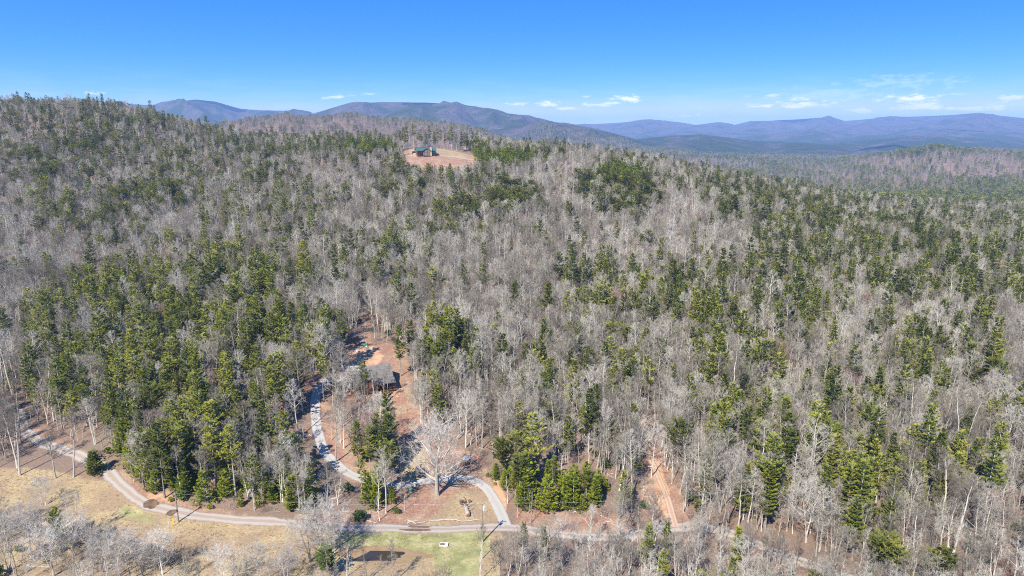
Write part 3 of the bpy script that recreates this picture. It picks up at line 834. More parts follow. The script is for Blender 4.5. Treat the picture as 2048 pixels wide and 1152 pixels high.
# ------------------------------------------------------------------ where the trees stand
BLOBS = [  # photo column, row, half-width, half-height, share of evergreens, kind (p pine, o round-topped olive pine, y young pine)
    (230, 235, 230, 60, .50, 'p'), (110, 300, 130, 60, .28, 'o'), (330, 300, 120, 45, .28, 'p'), (560, 275, 240, 28, .42, 'p'), (440, 330, 160, 40, .18, 'o'), (740, 284, 60, 10, .85, 'y'),
    (880, 278, 75, 16, .85, 'p'), (1010, 306, 75, 13, .9, 'y'), (1245, 338, 60, 18, .92, 'y'), (1235, 378, 85, 36, .75, 'o'), (1030, 388, 55, 24, .75, 'o'), (1110, 292, 60, 12, .3, 'p'),
    (800, 350, 50, 45, .35, 'o'), (900, 350, 90, 30, .18, 'p'), (1440, 355, 70, 45, .4, 'p'), (1700, 350, 400, 45, .42, 'p'), (1800, 430, 300, 60, .32, 'p'), (1900, 530, 220, 90, .42, 'p'), (1640, 500, 170, 60, .42, 'p'),
    (1210, 590, 120, 65, .5, 'p'), (1480, 600, 190, 80, .62, 'p'), (1900, 690, 160, 90, .30, 'p'), (1190, 720, 140, 90, .45, 'p'), (1440, 720, 110, 90, .35, 'p'), (1070, 860, 60, 60, .5, 'p'),
    (490, 560, 150, 60, .45, 'p'), (250, 640, 230, 110, .5, 'p'), (470, 680, 210, 100, .58, 'p'), (120, 740, 110, 70, .35, 'p'), (420, 840, 210, 110, .5, 'p'), (280, 930, 60, 50, .7, 'p'), (440, 950, 190, 55, .55, 'p'),
    (745, 900, 45, 90, .65, 'p'), (690, 720, 60, 50, .35, 'p'), (880, 690, 70, 70, .4, 'p'), (780, 520, 140, 60, .22, 'p'), (930, 440, 90, 40, .25, 'o'), (960, 420, 60, 20, .2, 'o'),
    (1720, 900, 330, 120, .28, 'p'), (1940, 910, 80, 60, .55, 'p'), (1760, 1100, 170, 60, .6, 'o'), (1480, 860, 80, 60, .35, 'p'), (1190, 860, 120, 70, .3, 'p'), (240, 440, 90, 40, .2, 'o'), (160, 400, 120, 40, .22, 'o'),
    (1080, 970, 125, 55, .0, 'y'), (1560, 420, 120, 40, .2, 'o'), (300, 390, 100, 30, .25, 'o'), (560, 410, 200, 60, .14, 'p'), (1330, 840, 40, 60, .2, 'p'),
]
KEEP = [  # open ground that stays in sight
    [(815, 980), (860, 955), (960, 952), (1000, 1005), (1012, 1054), (815, 1054)], [(622, 785), (652, 785), (662, 885), (722, 945), (706, 966), (640, 918), (622, 860)],
    [(176, 962), (262, 1003), (340, 1028), (600, 1042), (590, 1085), (420, 1120), (375, 1095), (345, 1078), (190, 1015)], [(675, 1050), (955, 1056), (948, 1118), (865, 1126), (685, 1100)],
    [(44, 848), (112, 884), (214, 925), (280, 990), (262, 1006), (190, 955), (100, 912), (46, 882)], [(704, 698), (790, 694), (800, 772), (742, 772), (704, 740)], [(797, 780), (822, 785), (834, 900), (810, 900)],
    [(808, 283), (886, 281), (952, 309), (946, 325), (818, 326)], [(803, 892), (850, 882), (945, 903), (988, 950), (1004, 1000), (960, 962), (800, 968)], [(1306, 932), (1318, 932), (1356, 1040), (1336, 1042)],
    [(0, 935), (180, 950), (180, 985), (0, 990)], [(280, 990), (450, 1015), (700, 1040), (700, 1056), (420, 1040), (290, 1010)], [(720, 628), (736, 628), (738, 690), (720, 690)],
]
NOBASE = [  # where no trunk may stand
    [(-900, 912), (90, 938), (222, 960), (262, 1003), (340, 1028), (600, 1046), (1010, 1058), (1004, 1100), (940, 1135), (850, 1140), (700, 1145), (440, 1150), (200, 1085), (-900, 1010)],
    [(800, 880), (960, 902), (1015, 1054), (810, 1054), (812, 960)], [(690, 690), (820, 690), (826, 800), (690, 800)], [(812, 290), (900, 296), (958, 312), (958, 331), (814, 331)],
]


def pine_share(px, py):
    out = {}
    for k in 'poy':
        d = np.zeros(np.shape(px))
        for cx, cy, rx, ry, a, kk in BLOBS:
            if kk == k:
                d = np.maximum(d, a * smooth(1.35, .55, np.sqrt(((px - cx) / rx) ** 2 + ((py - cy) / ry) ** 2)))
        out[k] = d
    return out


def far_from_roads(x, y, pad, first=9):
    ok = np.ones(x.shape, bool)
    for C, hw in ROADLINES[:first]:
        for i in range(0, len(x), 4000):
            d = (x[i:i + 4000, None] - C[::2, 0]) ** 2 + (y[i:i + 4000, None] - C[::2, 1]) ** 2
            ok[i:i + 4000] &= d.min(1) > (hw + pad) ** 2
    return ok


def seen(x, y, z, h):
    """the top rises over the ground in front of it"""
    r = np.hypot(x, y); a = np.arctan2(x, y)
    i = np.clip(np.searchsorted(RR, r) - 1, 0, len(RR) - 1); j = np.clip(np.searchsorted(AZ, a), 0, len(AZ) - 1)
    return (z + h - CAM_Z) / r > MAXEL[i, j] - .0005


THICKET = [(968, 918), (1215, 955), (1215, 1002), (1004, 1006)]


def clear_view(x, y, z, h, w, more=()):
    ok = np.ones(x.shape, bool)
    for f in (.0, .2, .4, .55, .7, .85, 1.0):
        px, py, dep = proj(x, y, z + h * f)
        hw = FPX * w * .5 / dep * (1 if .5 <= f <= .9 else .35)
        for p in KEEP + list(more):
            for s in ((-.8, 0, .8) if f > .3 else (0,)):
                ok &= ~in_poly(px + s * hw, py, p)
    return ok


def jitter_grid(x0, x1, y0, y1, cell, seed):
    R = np.random.default_rng(seed)
    gx, gy = np.meshgrid(np.arange(x0, x1, cell), np.arange(y0, y1, cell))
    return (gx + R.uniform(-.48, .48, gx.shape) * cell).ravel(), (gy + R.uniform(-.48, .48, gx.shape) * cell).ravel(), R


PLACED = []  # (kind, variant, x, y, z, scale, turn, explicit label or None)


def at_top(px, py, h):
    dx, dy, dz = ray(px, py); hh = math.hypot(dx, dy); rs = np.geomspace(60, 2500, 5000)
    x, y, z = dx / hh * rs, dy / hh * rs, CAM_Z + dz / hh * rs
    k = np.argmax(z < gz(x, y) + h)
    return Vector((float(x[k]), float(y[k]), float(gz(x[k], y[k]))))


taken = []
for px, py, h in [(797, 645, 19), (913, 627, 18), (860, 676, 16), (885, 664, 17), (875, 765, 15), (925, 527, 14), (735, 520, 15), (820, 483, 15), (697, 515, 14), (765, 480, 15), (740, 518, 14), (800, 527, 14), (870, 545, 15), (890, 560, 14),
                  (832, 602, 13), (750, 835, 17), (765, 850, 16), (735, 850, 16), (770, 905, 11), (720, 915, 10), (430, 510, 18), (250, 472, 16), (290, 480, 14), (225, 440, 15), (175, 415, 16), (95, 640, 18), (150, 620, 18), (60, 690, 18), (240, 560, 18), (280, 585, 18), (470, 530, 18), (590, 680, 20), (640, 685, 19),
                  (515, 690, 20), (1065, 825, 20), (1085, 740, 18), (1450, 790, 17), (1660, 838, 20), (1780, 570, 16), (1804, 575, 15), (1835, 420, 16), (1960, 872, 20), (1885, 893, 17), (2012, 785, 17), (1520, 815, 17), (1230, 590, 16), (1240, 640, 15), (1140, 640, 17), (1650, 590, 17),
                  (1600, 560, 16), (1420, 555, 17), (1480, 580, 18), (1440, 520, 16), (1700, 540, 16), (1885, 470, 16), (1575, 365, 16), (1622, 370, 16), (1702, 392, 16), (330, 600, 18), (370, 570, 18), (395, 640, 20), (430, 600, 18), (340, 680, 20), (300, 720, 20), (480, 640, 19), (550, 600, 18), (560, 700, 20),
                  (200, 690, 19), (130, 700, 19), (260, 700, 20), (360, 790, 18), (240, 800, 16), (410, 760, 18), (470, 780, 19), (520, 800, 18), (310, 640, 19), (350, 640, 19), (1002, 274, 18), (1125, 280, 17), (1140, 278, 18), (450, 700, 19)]:
    h = h * .86
    g = at_top(px, py, h); v = int(rng.integers(0, 7)); taken.append((g.x, g.y, 2.2))
    PLACED.append(('pine', v, g.x, g.y, g.z, h / PR['pine'][v].h, rng.uniform(0, 6.28), None))

for px, dist, h in [(806, 618, 17), (818, 628, 20), (832, 632, 22), (846, 640, 17), (862, 634, 21), (872, 630, 15), (884, 628, 17), (893, 632, 14), (906, 625, 21), (915, 620, 15), (925, 618, 17), (936, 622, 16), (946, 616, 18), (958, 618, 15), (812, 640, 19), (840, 626, 15), (878, 640, 18), (900, 640, 16), (856, 628, 14)]:
    x = (px - CX) / FPX * dist; v = int(rng.integers(0, 7)); taken.append((x, dist, 2.2))
    PLACED.append(('pine', v, x, dist, float(gz(x, dist)), h / PR['pine'][v].h, rng.uniform(0, 6.28), None))

EXTRA = {  # single trees with a shape of their own
    'yard': Proto(*bare_tree(700, 18, 7.0, .12, 45, 8, 6, 4, .9, 3, 2.1), 'bark_pale', 'twig_white', 19, 'great many-stemmed', 12),
    'spread': Proto(*bare_tree(701, 14, 6.2, .28, 28, 7, 6, 5, .6, 2, 1.3), 'bark_pale', 'twig_white', 14, 'wide-spreading', 12),
    'bush': Proto(*conifer(702, 6, 2.5, .02, 15, 8, 12, .6, 'cone', sparse=.03, snag=0), 'bark_pine', 'pine', 6, 'low dense', 5),
    'snag': Proto(*bare_tree(703, 17, 1.6, .25, 40, 3, 1, 1, .1, 1, 1.3), 'bark_pale', 'bark_pale', 17, 'dead white', 4),
    'round': Proto(*conifer(704, 8, 2.6, .25, 11, 8, 13, .5, 'flat', droop=0, sparse=.05, snag=2), 'bark_pine', 'rhodo', 8, 'round', 5),
}


def special(key, name, px, py, s, label, cat='tree'):
    g = at(px, py); p = EXTRA.get(key); taken.append((g.x, g.y, 2.5))
    o = empty(name, (g.x, g.y, g.z), rng.uniform(0, 6.28), label, cat); o.scale = (s, s, s)
    for nm, me in (('trunk', p.trunk), ('crown', p.crown)):
        c = bpy.data.objects.new(nm, me); COL.objects.link(c); c.parent = o
    return o


special('yard', 'bare_tree', 875, 991, 1.0, 'great pale many-stemmed bare tree standing inside the driveway bend')
special('spread', 'bare_tree', 1440, 1025, 1.0, 'wide-spreading bare tree to the right of the clay track')
special('spread', 'bare_tree', 1612, 1085, .9, 'wide bare tree above the right end of the gravel road')
special('bush', 'evergreen_bush', 190, 947, .95, 'low dense dark green evergreen bush alone beside the gravel road')
special('snag', 'dead_tree', 1585, 1010, .9, 'dead white trunk with short bare side limbs right of the clay track')
special('snag', 'dead_tree', 1145, 905, .75, 'dead white pine skeleton behind the bright young pines')
special('round', 'pine_tree', 655, 1156, .75, 'small round green pine at the bottom edge below the road')
special('round', 'pine_tree', 1062, 985, .8, 'round young green pine left in the roadside thicket')
for px, py, v, s, lab in [(40, 951, 1, .95, 'tall pale bare tree at the meadow edge, nearest the left border'), (112, 957, 0, .85, 'tall bare tree at the meadow edge left of the evergreen bush, left one of two'), (147, 955, 7, 1.1, 'tall white bare tree at the meadow edge, nearest to the evergreen bush'),
                          (215, 1168, 20, .92, 'broad grey bare crown at the bottom left of the tan meadow'), (150, 1112, 21, .8, 'rounded bare tree in the gully left of the tan meadow'), (62, 1105, 22, .85, 'forked bare tree in the gully near the left border'), (18, 1142, 20, .95, 'wide bare tree nearest the bottom left corner'), (108, 1152, 21, .95, 'bare tree at the bottom edge right of the left corner'), (262, 1160, 22, .8, 'pale bare tree just left of the dark thicket'), (445, 1168, 21, .72, 'bare tree at the bottom edge below the tan meadow'), (520, 1172, 22, .7, 'bare tree at the bottom edge left of the meadow clump'), (575, 1172, 20, .7, 'bare tree at the bottom edge below the meadow clump'), (92, 1010, 21, .62, 'small rosy grey bare tree in the upper left meadow'),
                          (325, 1150, 22, .75, 'small bare tree in the tan meadow below the wooden pole'), (787, 1166, 4, .72, 'slim white bare tree standing in front of the pond'), (964, 1118, 4, .62, 'small bare tree in front of the utility pole'),
                          (640, 1112, 20, 1.0, 'forked bare tree hiding the road between both meadows'), (620, 1122, 21, .9, 'broad bare tree left in the clump between both meadows'), (662, 1108, 22, .85, 'bare tree right in the clump between both meadows'), (670, 1125, 4, .7, 'slender bare tree low in the clump between both meadows'),
                          (672, 925, 1, .85, 'tall bare tree just right of the upper driveway'), (690, 790, 1, .8, 'white bare tree standing in front of the cabin roof'), (748, 800, 4, .75, 'slender bare tree before the cabin porch'), (712, 806, 3, .62, 'forked bare tree before the left end of the cabin'), (768, 806, 0, .6, 'narrow bare tree before the right end of the cabin'), (728, 822, 2, .6, 'broad bare tree on the slope below the cabin'), (702, 788, 21, .75, 'dense rounded bare tree beside the left end of the cabin'), (757, 799, 6, .8, 'thin short bare tree right before the cabin wall'), (735, 797, 4, .66, 'slender bare tree before the cabin door'), (776, 792, 0, .55, 'narrow bare tree at the right corner of the cabin')]:
    g = at(px, py); taken.append((g.x, g.y, 2.0)); kk = 'spread' if v >= 20 else 'bare'; PLACED.append((kk, v % 20, g.x, g.y, g.z, s, rng.uniform(0, 6.28), lab))
for px, py, s, v, lab in [(1295, 1140, .62, 3, 'full green pine in front of the gravel road, left one of a pair'), (1332, 1135, .55, 1, 'green pine in front of the gravel road, right one of a pair'), (1086, 1125, .5, 3, 'small green pine in front of the gravel road end of the driveway'), (1046, 1120, .45, 1, 'smallest pointed pine below the driveway mouth'),
                          (730, 802, .62, 4, 'small pine with pale trunk before the cabin')]:
    g = at(px, py); taken.append((g.x, g.y, 2.0)); PLACED.append(('pine', v, g.x, g.y, g.z, s, rng.uniform(0, 6.28), lab))
g = at(828, 712); taken.append((g.x, g.y, 2.5)); PLACED.append(('maple', 0, g.x, g.y, g.z, 1.0, 1.0, 'rosy red budding tree right of the clay clearing'))

YT = [[(958, 915), (1000, 925), (1110, 945), (1220, 960), (1222, 1008), (1100, 1012), (1022, 1008), (985, 955)], [(235, 890), (300, 895), (420, 945), (620, 972), (640, 1028), (420, 1016), (330, 988), (245, 968)],
      [(940, 296), (1085, 298), (1085, 318), (945, 314)], [(1188, 322), (1305, 324), (1305, 352), (1190, 345)], [(700, 276), (806, 276), (806, 290), (700, 290)], [(700, 960), (790, 975), (790, 1010), (700, 1000)], [(1380, 1000), (1400, 1000), (1400, 1030), (1380, 1030)]]
# the woods: one place per tree
xs, ys, R = jitter_grid(-760, 760, 62, 860, 3.6, 5)
zs = gz(xs, ys)
px0, py0, dep0 = proj(xs, ys, zs); pxc, pyc, _ = proj(xs, ys, zs + 11); _, pyt, _ = proj(xs, ys, zs + 18)
ok = (np.abs(pxc - CX) < 1024 + 160) & (pyt < 1175) & seen(xs, ys, zs, 18)
for p in NOBASE:
    ok &= ~in_poly(px0, py0, p)
ok &= far_from_roads(xs, ys, 1.6)
xs, ys, zs, pxc, pyc, px0, py0 = (a[ok] for a in (xs, ys, zs, pxc, pyc, px0, py0))
sh = pine_share(pxc, pyc); clump = fbm(xs / 26, ys / 26, 3, 77)
cl = np.clip((clump - .5) * 4.2 + .5, 0, 1)
pp = np.clip(np.minimum(sh['p'] * .95 + .055, .52) * (.65 + .7 * cl) * (1 - .25 * smooth(430, 600, ys)), 0, .92); po = np.clip((sh['o'] * 1.2 + .02) * (.5 + cl), 0, .9); py_ = np.clip(sh['y'] * 1.15 + .012, 0, 1)
u = R.uniform(0, 1, xs.shape)
kind = np.where(u < py_, 'young', np.where(u < py_ + po, 'olive', np.where(u < py_ + po + pp, 'pine', 'bare')))
sap = R.uniform(0, 1, xs.shape)
kind = np.where((kind == 'bare') & (sap < .018), 'maple', kind)
ridge = smooth(420, 560, ys)  # the ridge soil is poor and its trees are low
hs = R.normal(.80, .15, xs.shape).clip(.45, 1.25) * (1 - .18 * ridge)
low = (ys < 118)
okl = ~low | (pxc > 1000) | (R.uniform(0, 1, xs.shape) < .3)
hs = np.where((kind == 'young') & (ys > 430), hs * 1.7, np.where((kind == 'olive') & (ys > 380), hs * 1.2, hs))
hs = np.where(low, hs * .66, hs); kind = np.where(low & (pxc < 1250), 'bare', kind)
var = R.integers(0, 1000, xs.shape)
tall = np.array([{'bare': 16, 'pine': 19, 'olive': 14, 'young': 8.5, 'maple': 12}[k] for k in kind]) * hs
shd = np.ones(xs.shape, bool)
for f in (.35, .6, .85):
    shd &= far_from_roads(xs + .47 * tall * f, ys + .883 * tall * f, .6, 2)
okv = (shd | (kind == 'bare') | (R.uniform(0, 1, xs.shape) < .12)) & clear_view(xs, ys, zs, tall, np.where(kind == 'bare', 6.5, 6.0)) & (clear_view(xs, ys, zs, tall, 5.0 + xs * 0, [THICKET]) | (R.uniform(0, 1, xs.shape) < .12))
tk = np.array(taken)
okt = np.ones(xs.shape, bool)
for x, y, r_ in taken:
    okt &= (xs - x) ** 2 + (ys - y) ** 2 > r_ * r_
thin = (R.uniform(0, 1, xs.shape) > np.where(kind == 'bare', .06 + .30 * (fbm(xs / 17, ys / 17, 2, 61) > .60), .0)) & ~in_poly(px0, py0, YT[0])
for i in np.nonzero(okv & okt & thin & okl)[0]:
    k = str(kind[i]); v = int(var[i]) % len(PR[k])
    PLACED.append((k, v, float(xs[i]), float(ys[i]), float(zs[i]), float(hs[i]), float(R.uniform(0, 6.28)), None))
# the near wood is thicker: slim trees between the big ones
xs, ys, R = jitter_grid(-260, 260, 70, 300, 4.1, 15)
zs = gz(xs, ys); px0, py0, _ = proj(xs, ys, zs); pxt, pyt, _ = proj(xs, ys, zs + 11)
ok = (np.abs(pxt - CX) < 1100) & (pyt < 1165) & far_from_roads(xs, ys, 1.3) & ~in_poly(px0, py0, YT[0])
for p in NOBASE:
    ok &= ~in_poly(px0, py0, p)
hs = R.normal(.72, .13, xs.shape).clip(.42, 1.1) * np.where(ys < 118, .8, 1)
ok &= clear_view(xs, ys, zs, 13 * hs, 5.0) & (clear_view(xs, ys, zs, 13 * hs, 4.0, [THICKET]) | (R.uniform(0, 1, xs.shape) < .12)) & (R.uniform(0, 1, xs.shape) < np.where((pxt < 640) & (ys > 140), .55, np.where((pxt < 1000) & (ys < 120), .12, .85)))
for i in np.nonzero(ok)[0]:
    v = int(R.choice([0, 1, 4, 6, 7, 2, 3])) if ys[i] > 118 else int(R.choice([2, 3, 5, 4, 2, 5]))
    PLACED.append(('bare', v, float(xs[i]), float(ys[i]), float(zs[i]), float(hs[i]), float(R.uniform(0, 6.28)), None))
# thickets of young pines, standing closer
xs, ys, R = jitter_grid(-300, 200, 100, 700, 2.15, 6)
zs = gz(xs, ys); hh = R.uniform(.35, 1.2, xs.shape); qx, qy, _ = proj(xs, ys, zs + 2.0)
ok = np.zeros(xs.shape, bool)
for p in YT:
    ok |= in_poly(qx, qy, p)
ok &= (R.uniform(0, 1, xs.shape) < np.where(qx < 660, .58, .72)) & far_from_roads(xs, ys, 1.5) & clear_view(xs, ys, zs, hh * 8, 3.0)
for i in np.nonzero(ok)[0]:
    if R.uniform() < .12:
        PLACED.append(('olive', int(R.integers(0, 3)), float(xs[i]), float(ys[i]), float(zs[i]), float(hh[i]) * .72, float(R.uniform(0, 6.28)), None))
        continue
    PLACED.append(('young', int(R.integers(0, 5)), float(xs[i]), float(ys[i]), float(zs[i]), float(hh[i]), float(R.uniform(0, 6.28)), None))

# ------------------------------------------------------------------ single trees and the mass of the wood
LANDMARKS = [('the left road bend', 90, 880), ('the wooden pole in the meadow', 357, 1010), ('the meadow clump', 640, 1070), ('the pond', 755, 1112), ('the utility pole', 965, 1040), ('the brown shed', 928, 926),
             ('the driveway bend', 880, 960), ('the upper driveway', 640, 850), ('the cabin roof', 750, 745), ('the clay clearing', 715, 715), ('the clay track', 1320, 970), ('the track mouth', 1345, 1055), ('the lower right road', 1600, 1120),
             ('the young pine thicket', 1080, 960), ('the rosy budding tree', 828, 670), ('the dead white trunk', 1585, 930), ('the wide-spreading bare tree', 1440, 950), ('the hilltop house', 850, 300), ('the bottom right corner', 2020, 1130), ('the right border', 2040, 800), ('the bottom left corner', 30, 1130), ('the left border', 10, 680)]
UNITS = ['', 'first', 'second', 'third', 'fourth', 'fifth', 'sixth', 'seventh', 'eighth', 'ninth', 'tenth', 'eleventh', 'twelfth', 'thirteenth', 'fourteenth', 'fifteenth', 'sixteenth', 'seventeenth', 'eighteenth', 'nineteenth']
TENS = {2: 'twent', 3: 'thirt', 4: 'fort', 5: 'fift', 6: 'sixt', 7: 'sevent', 8: 'eight', 9: 'ninet'}


def ordinal(k):
    k += 1
    return UNITS[k] if k < 20 else (TENS[k // 10] + 'ieth' if k % 10 == 0 else TENS[k // 10] + 'y-' + UNITS[k % 10])


SPECIES = {'spread': 'bare_tree', 'bare': 'bare_tree', 'pine': 'pine_tree', 'olive': 'pine_tree', 'young': 'young_pine', 'maple': 'budding_tree'}
NOUN = {'spread': 'bare tree', 'bare': 'bare tree', 'pine': 'dark green pine', 'olive': 'olive pine', 'young': 'young bright pine', 'maple': 'budding tree'}
GROUPS = {'bare_tree': 'bare broadleaf trees of the wood', 'pine_tree': 'pines of the wood', 'young_pine': 'young bright green pines', 'budding_tree': 'red budding trees of the wood'}
A = np.array([(p[2], p[3], p[4], p[5] * PR[p[0]][p[1]].h) for p in PLACED])
tx, ty, td = proj(A[:, 0], A[:, 1], A[:, 2] + A[:, 3]); mx_, my_, _ = proj(A[:, 0], A[:, 1], A[:, 2] + A[:, 3] * .6)
size = A[:, 3] / td; inside = (tx > 4) & (tx < 2044) & (ty > 2) & (ty < 1118)
single = np.zeros(len(PLACED), bool)
for sp, cap in (('bare_tree', 296), ('pine_tree', 300), ('young_pine', 220), ('budding_tree', 40)):
    idx = [i for i, p in enumerate(PLACED) if SPECIES[p[0]] == sp and inside[i]]
    idx.sort(key=lambda i: -(size[i] + (9 if PLACED[i][7] else 0)))
    single[idx[:cap]] = True
bins = {}
for i in np.nonzero(single)[0]:
    p = PLACED[i]
    if p[7]:
        continue
    lm = min(LANDMARKS, key=lambda q: (q[1] - mx_[i]) ** 2 + ((q[2] - my_[i]) * 1.3) ** 2)
    dx, dy = mx_[i] - lm[1], my_[i] - lm[2]
    rel = ('left of' if dx < 0 else 'right of') if abs(dx) > abs(dy) * 1.2 else ('above' if dy < 0 else 'below')
    what = PR[p[0]][p[1]].look + ' ' + NOUN[p[0]]
    if p[0] == 'young':
        what = ('small ' if p[5] < .75 else 'tall ' if p[5] > .98 else 'middling ') + what
    bins.setdefault((what, rel, lm[0]), []).append(i)
labels = {}
for (what, rel, where), ids in bins.items():
    ids.sort(key=lambda i: mx_[i])
    for k, i in enumerate(ids):
        if len(ids) == 1:
            labels[i] = f'{what} {rel} {where}'
        else:
            labels[i] = f'{what} {rel} {where}, ' + ('leftmost' if k == 0 else f'{ordinal(k)} from left')
for i in np.nonzero(single)[0]:
    k, v, x, y, z, s, t, lab = PLACED[i]; P_ = PR[k][v]; sp = SPECIES[k]
    o = empty(sp, (x, y, z), t, lab or labels[i], 'tree', GROUPS[sp]); o.scale = (s, s, s)
    for nm, me in (('trunk', P_.trunk), ('crown', P_.crown)):
        c = bpy.data.objects.new(nm, me); COL.objects.link(c); c.parent = o


def mass(name, meshes, rows, label):
    """what nobody would count: one object whose points carry copies of a few tree shapes"""
    rows = np.array(rows, float)
    me = bpy.data.meshes.new(name); me.from_pydata(rows[:, :3].tolist(), [], [])
    for nm, c in (('turn', 4), ('size', 3)):
        a = me.attributes.new(nm, 'FLOAT', 'POINT'); a.data.foreach_set('value', np.ascontiguousarray(rows[:, c], np.float32))
    a = me.attributes.new('shape', 'INT', 'POINT'); a.data.foreach_set('value', rows[:, 5].astype(np.int32))
    o = bpy.data.objects.new(name, me); COL.objects.link(o); tag(o, label, None, None, 'stuff')
    for q in meshes:
        for s in q.materials:
            pass
    ng = bpy.data.node_groups.new(name + '_copies', 'GeometryNodeTree')
    ng.interface.new_socket('Geometry', in_out='INPUT', socket_type='NodeSocketGeometry'); ng.interface.new_socket('Geometry', in_out='OUTPUT', socket_type='NodeSocketGeometry')
    N, L = ng.nodes, ng.links; gi, go = N.new('NodeGroupInput'), N.new('NodeGroupOutput'); jn = N.new('GeometryNodeJoinGeometry')

    def na(nm, typ):
        q = N.new('GeometryNodeInputNamedAttribute'); q.data_type = typ; q.inputs['Name'].default_value = nm
        return [s for s in q.outputs if s.enabled and s.name == 'Attribute'][0]
    turn, size_, shp = na('turn', 'FLOAT'), na('size', 'FLOAT'), na('shape', 'INT')
    cx = N.new('ShaderNodeCombineXYZ'); L.new(turn, cx.inputs[2]); er = N.new('FunctionNodeEulerToRotation'); L.new(cx.outputs[0], er.inputs[0])
    for k, q in enumerate(meshes):
        src = bpy.data.objects.new(name + '_source', q)
        oi = N.new('GeometryNodeObjectInfo'); oi.inputs['Object'].default_value = src; oi.inputs['As Instance'].default_value = False
        cp = N.new('FunctionNodeCompare'); cp.data_type = 'INT'; cp.operation = 'EQUAL'
        ii = [s for s in cp.inputs if s.enabled and s.type == 'INT']; L.new(shp, ii[0]); ii[1].default_value = k
        ip = N.new('GeometryNodeInstanceOnPoints'); L.new(gi.outputs[0], ip.inputs['Points']); L.new(cp.outputs[0], ip.inputs['Selection']); L.new(oi.outputs['Geometry'], ip.inputs['Instance'])
        L.new(er.outputs[0], ip.inputs['Rotation']); L.new(size_, ip.inputs['Scale']); L.new(ip.outputs[0], jn.inputs[0])
    L.new(jn.outputs[0], go.inputs[0])
    md = o.modifiers.new('copies', 'NODES'); md.node_group = ng
    return o


rest = [PLACED[i] for i in np.nonzero(~single)[0]]
mass('bare_woodland', [p.whole for p in PR['bare'] + PR['spread'] + PR['maple']], [(p[2], p[3], p[4], p[5], p[6], p[1] + {'bare': 0, 'spread': 8, 'maple': 11}[p[0]]) for p in rest if p[0] in ('bare', 'spread', 'maple')], 'grey leafless woodland covering the slopes')
mass('pine_woodland', [p.whole for p in PR['pine'] + PR['olive']], [(p[2], p[3], p[4], p[5], p[6], p[1] + (len(PR['pine']) if p[0] == 'olive' else 0)) for p in rest if p[0] in ('pine', 'olive')], 'dark green pines scattered through the farther woodland')
mass('young_pine_growth', [p.whole for p in PR['young']], [(p[2], p[3], p[4], p[5], p[6], p[1]) for p in rest if p[0] == 'young'], 'bright green young pines on the ridge')
print('TREES', len(PLACED), 'single', single.sum())

# far woodland, past the ridge and on the hills behind
R = np.random.default_rng(31); NF = 260000
rf = np.sqrt(R.uniform(720.0 ** 2, 3400.0 ** 2, NF)); af = R.uniform(-.74, .74, NF)
keep = R.uniform(0, 1, NF) < np.where(rf < 1500, 1.0, .62); rf, af = rf[keep], af[keep]
xf, yf = rf * np.sin(af), rf * np.cos(af); zf = gz(xf, yf); ok = seen(xf, yf, zf, 15)
# the near wood already fills the ground up to its own limit
ok &= ~((yf < 860) & (np.abs(xf) < 760))
xf, yf, zf, rf = xf[ok], yf[ok], zf[ok], rf[ok]
pf, qf, _ = proj(xf, yf, zf + 10)
share = .10 + .30 * smooth(.46, .62, fbm(xf / 190, yf / 190, 4, 51)) * smooth(900, 1350, pf) + .10 * smooth(.5, .6, fbm(xf / 90, yf / 90, 3, 53)) + .14 * smooth(1300, 1500, pf) * smooth(1900, 1300, rf)
share = np.clip(share * .9 - .10 * np.exp(-((rf - 1900) / 500) ** 2) * smooth(1100, 900, pf), .05, .9)
isp = R.uniform(0, 1, xf.shape) < share
rows = [(x, y, z - .4, s, t, v) for x, y, z, s, t, v in zip(xf, yf, zf, R.uniform(.7, 1.1, xf.shape), R.uniform(0, 6.28, xf.shape), np.where(isp, 3, 0) + R.integers(0, 3, xf.shape))]
mass('distant_woodland', [q[0] for q in FARP], rows, 'distant woodland of bare trees and pines on the farther hills')
print('FAR', len(rows))

# undergrowth
xs, ys, R = jitter_grid(-330, 330, 80, 420, 3.6, 8)
zs = gz(xs, ys); qx, qy, _ = proj(xs, ys, zs); _, ty_, _ = proj(xs, ys, zs + 3)
ok = (np.abs(qx - CX) < 1090) & (ty_ < 1165) & far_from_roads(xs, ys, .9)
for p in NOBASE:
    ok &= ~in_poly(qx, qy, p)
for p in KEEP:
    ok &= ~in_poly(qx, qy, p) & ~in_poly(*proj(xs, ys, zs + 2.5)[:2], p)
xs, ys, zs = xs[ok], ys[ok], zs[ok]; u = R.uniform(0, 1, xs.shape); dn = fbm(xs / 15, ys / 15, 3, 91)
row = lambda msk: [(x, y, z, s, t, v) for x, y, z, s, t, v in zip(xs[msk], ys[msk], zs[msk], R.uniform(.55, 1.2, msk.sum()), R.uniform(0, 6.28, msk.sum()), R.integers(0, 3, msk.sum()))]
mass('undergrowth', BRUSHM, row((u < .34) & (dn > .36)), 'brown leafless brush under the trees')
mass('saplings', SAPLM, row((u > .30) & (u < .62)), 'thin grey saplings crowding under the trees')
mass('evergreen_undergrowth', SHRUBM, row((u > .62) & (u < .80) & (dn > .5)), 'low dark evergreen shrubs under the trees')
xs, ys, R = jitter_grid(-170, 6, 104, 200, .85, 9)
zs = gz(xs, ys); qx, qy, _ = proj(xs, ys, zs)
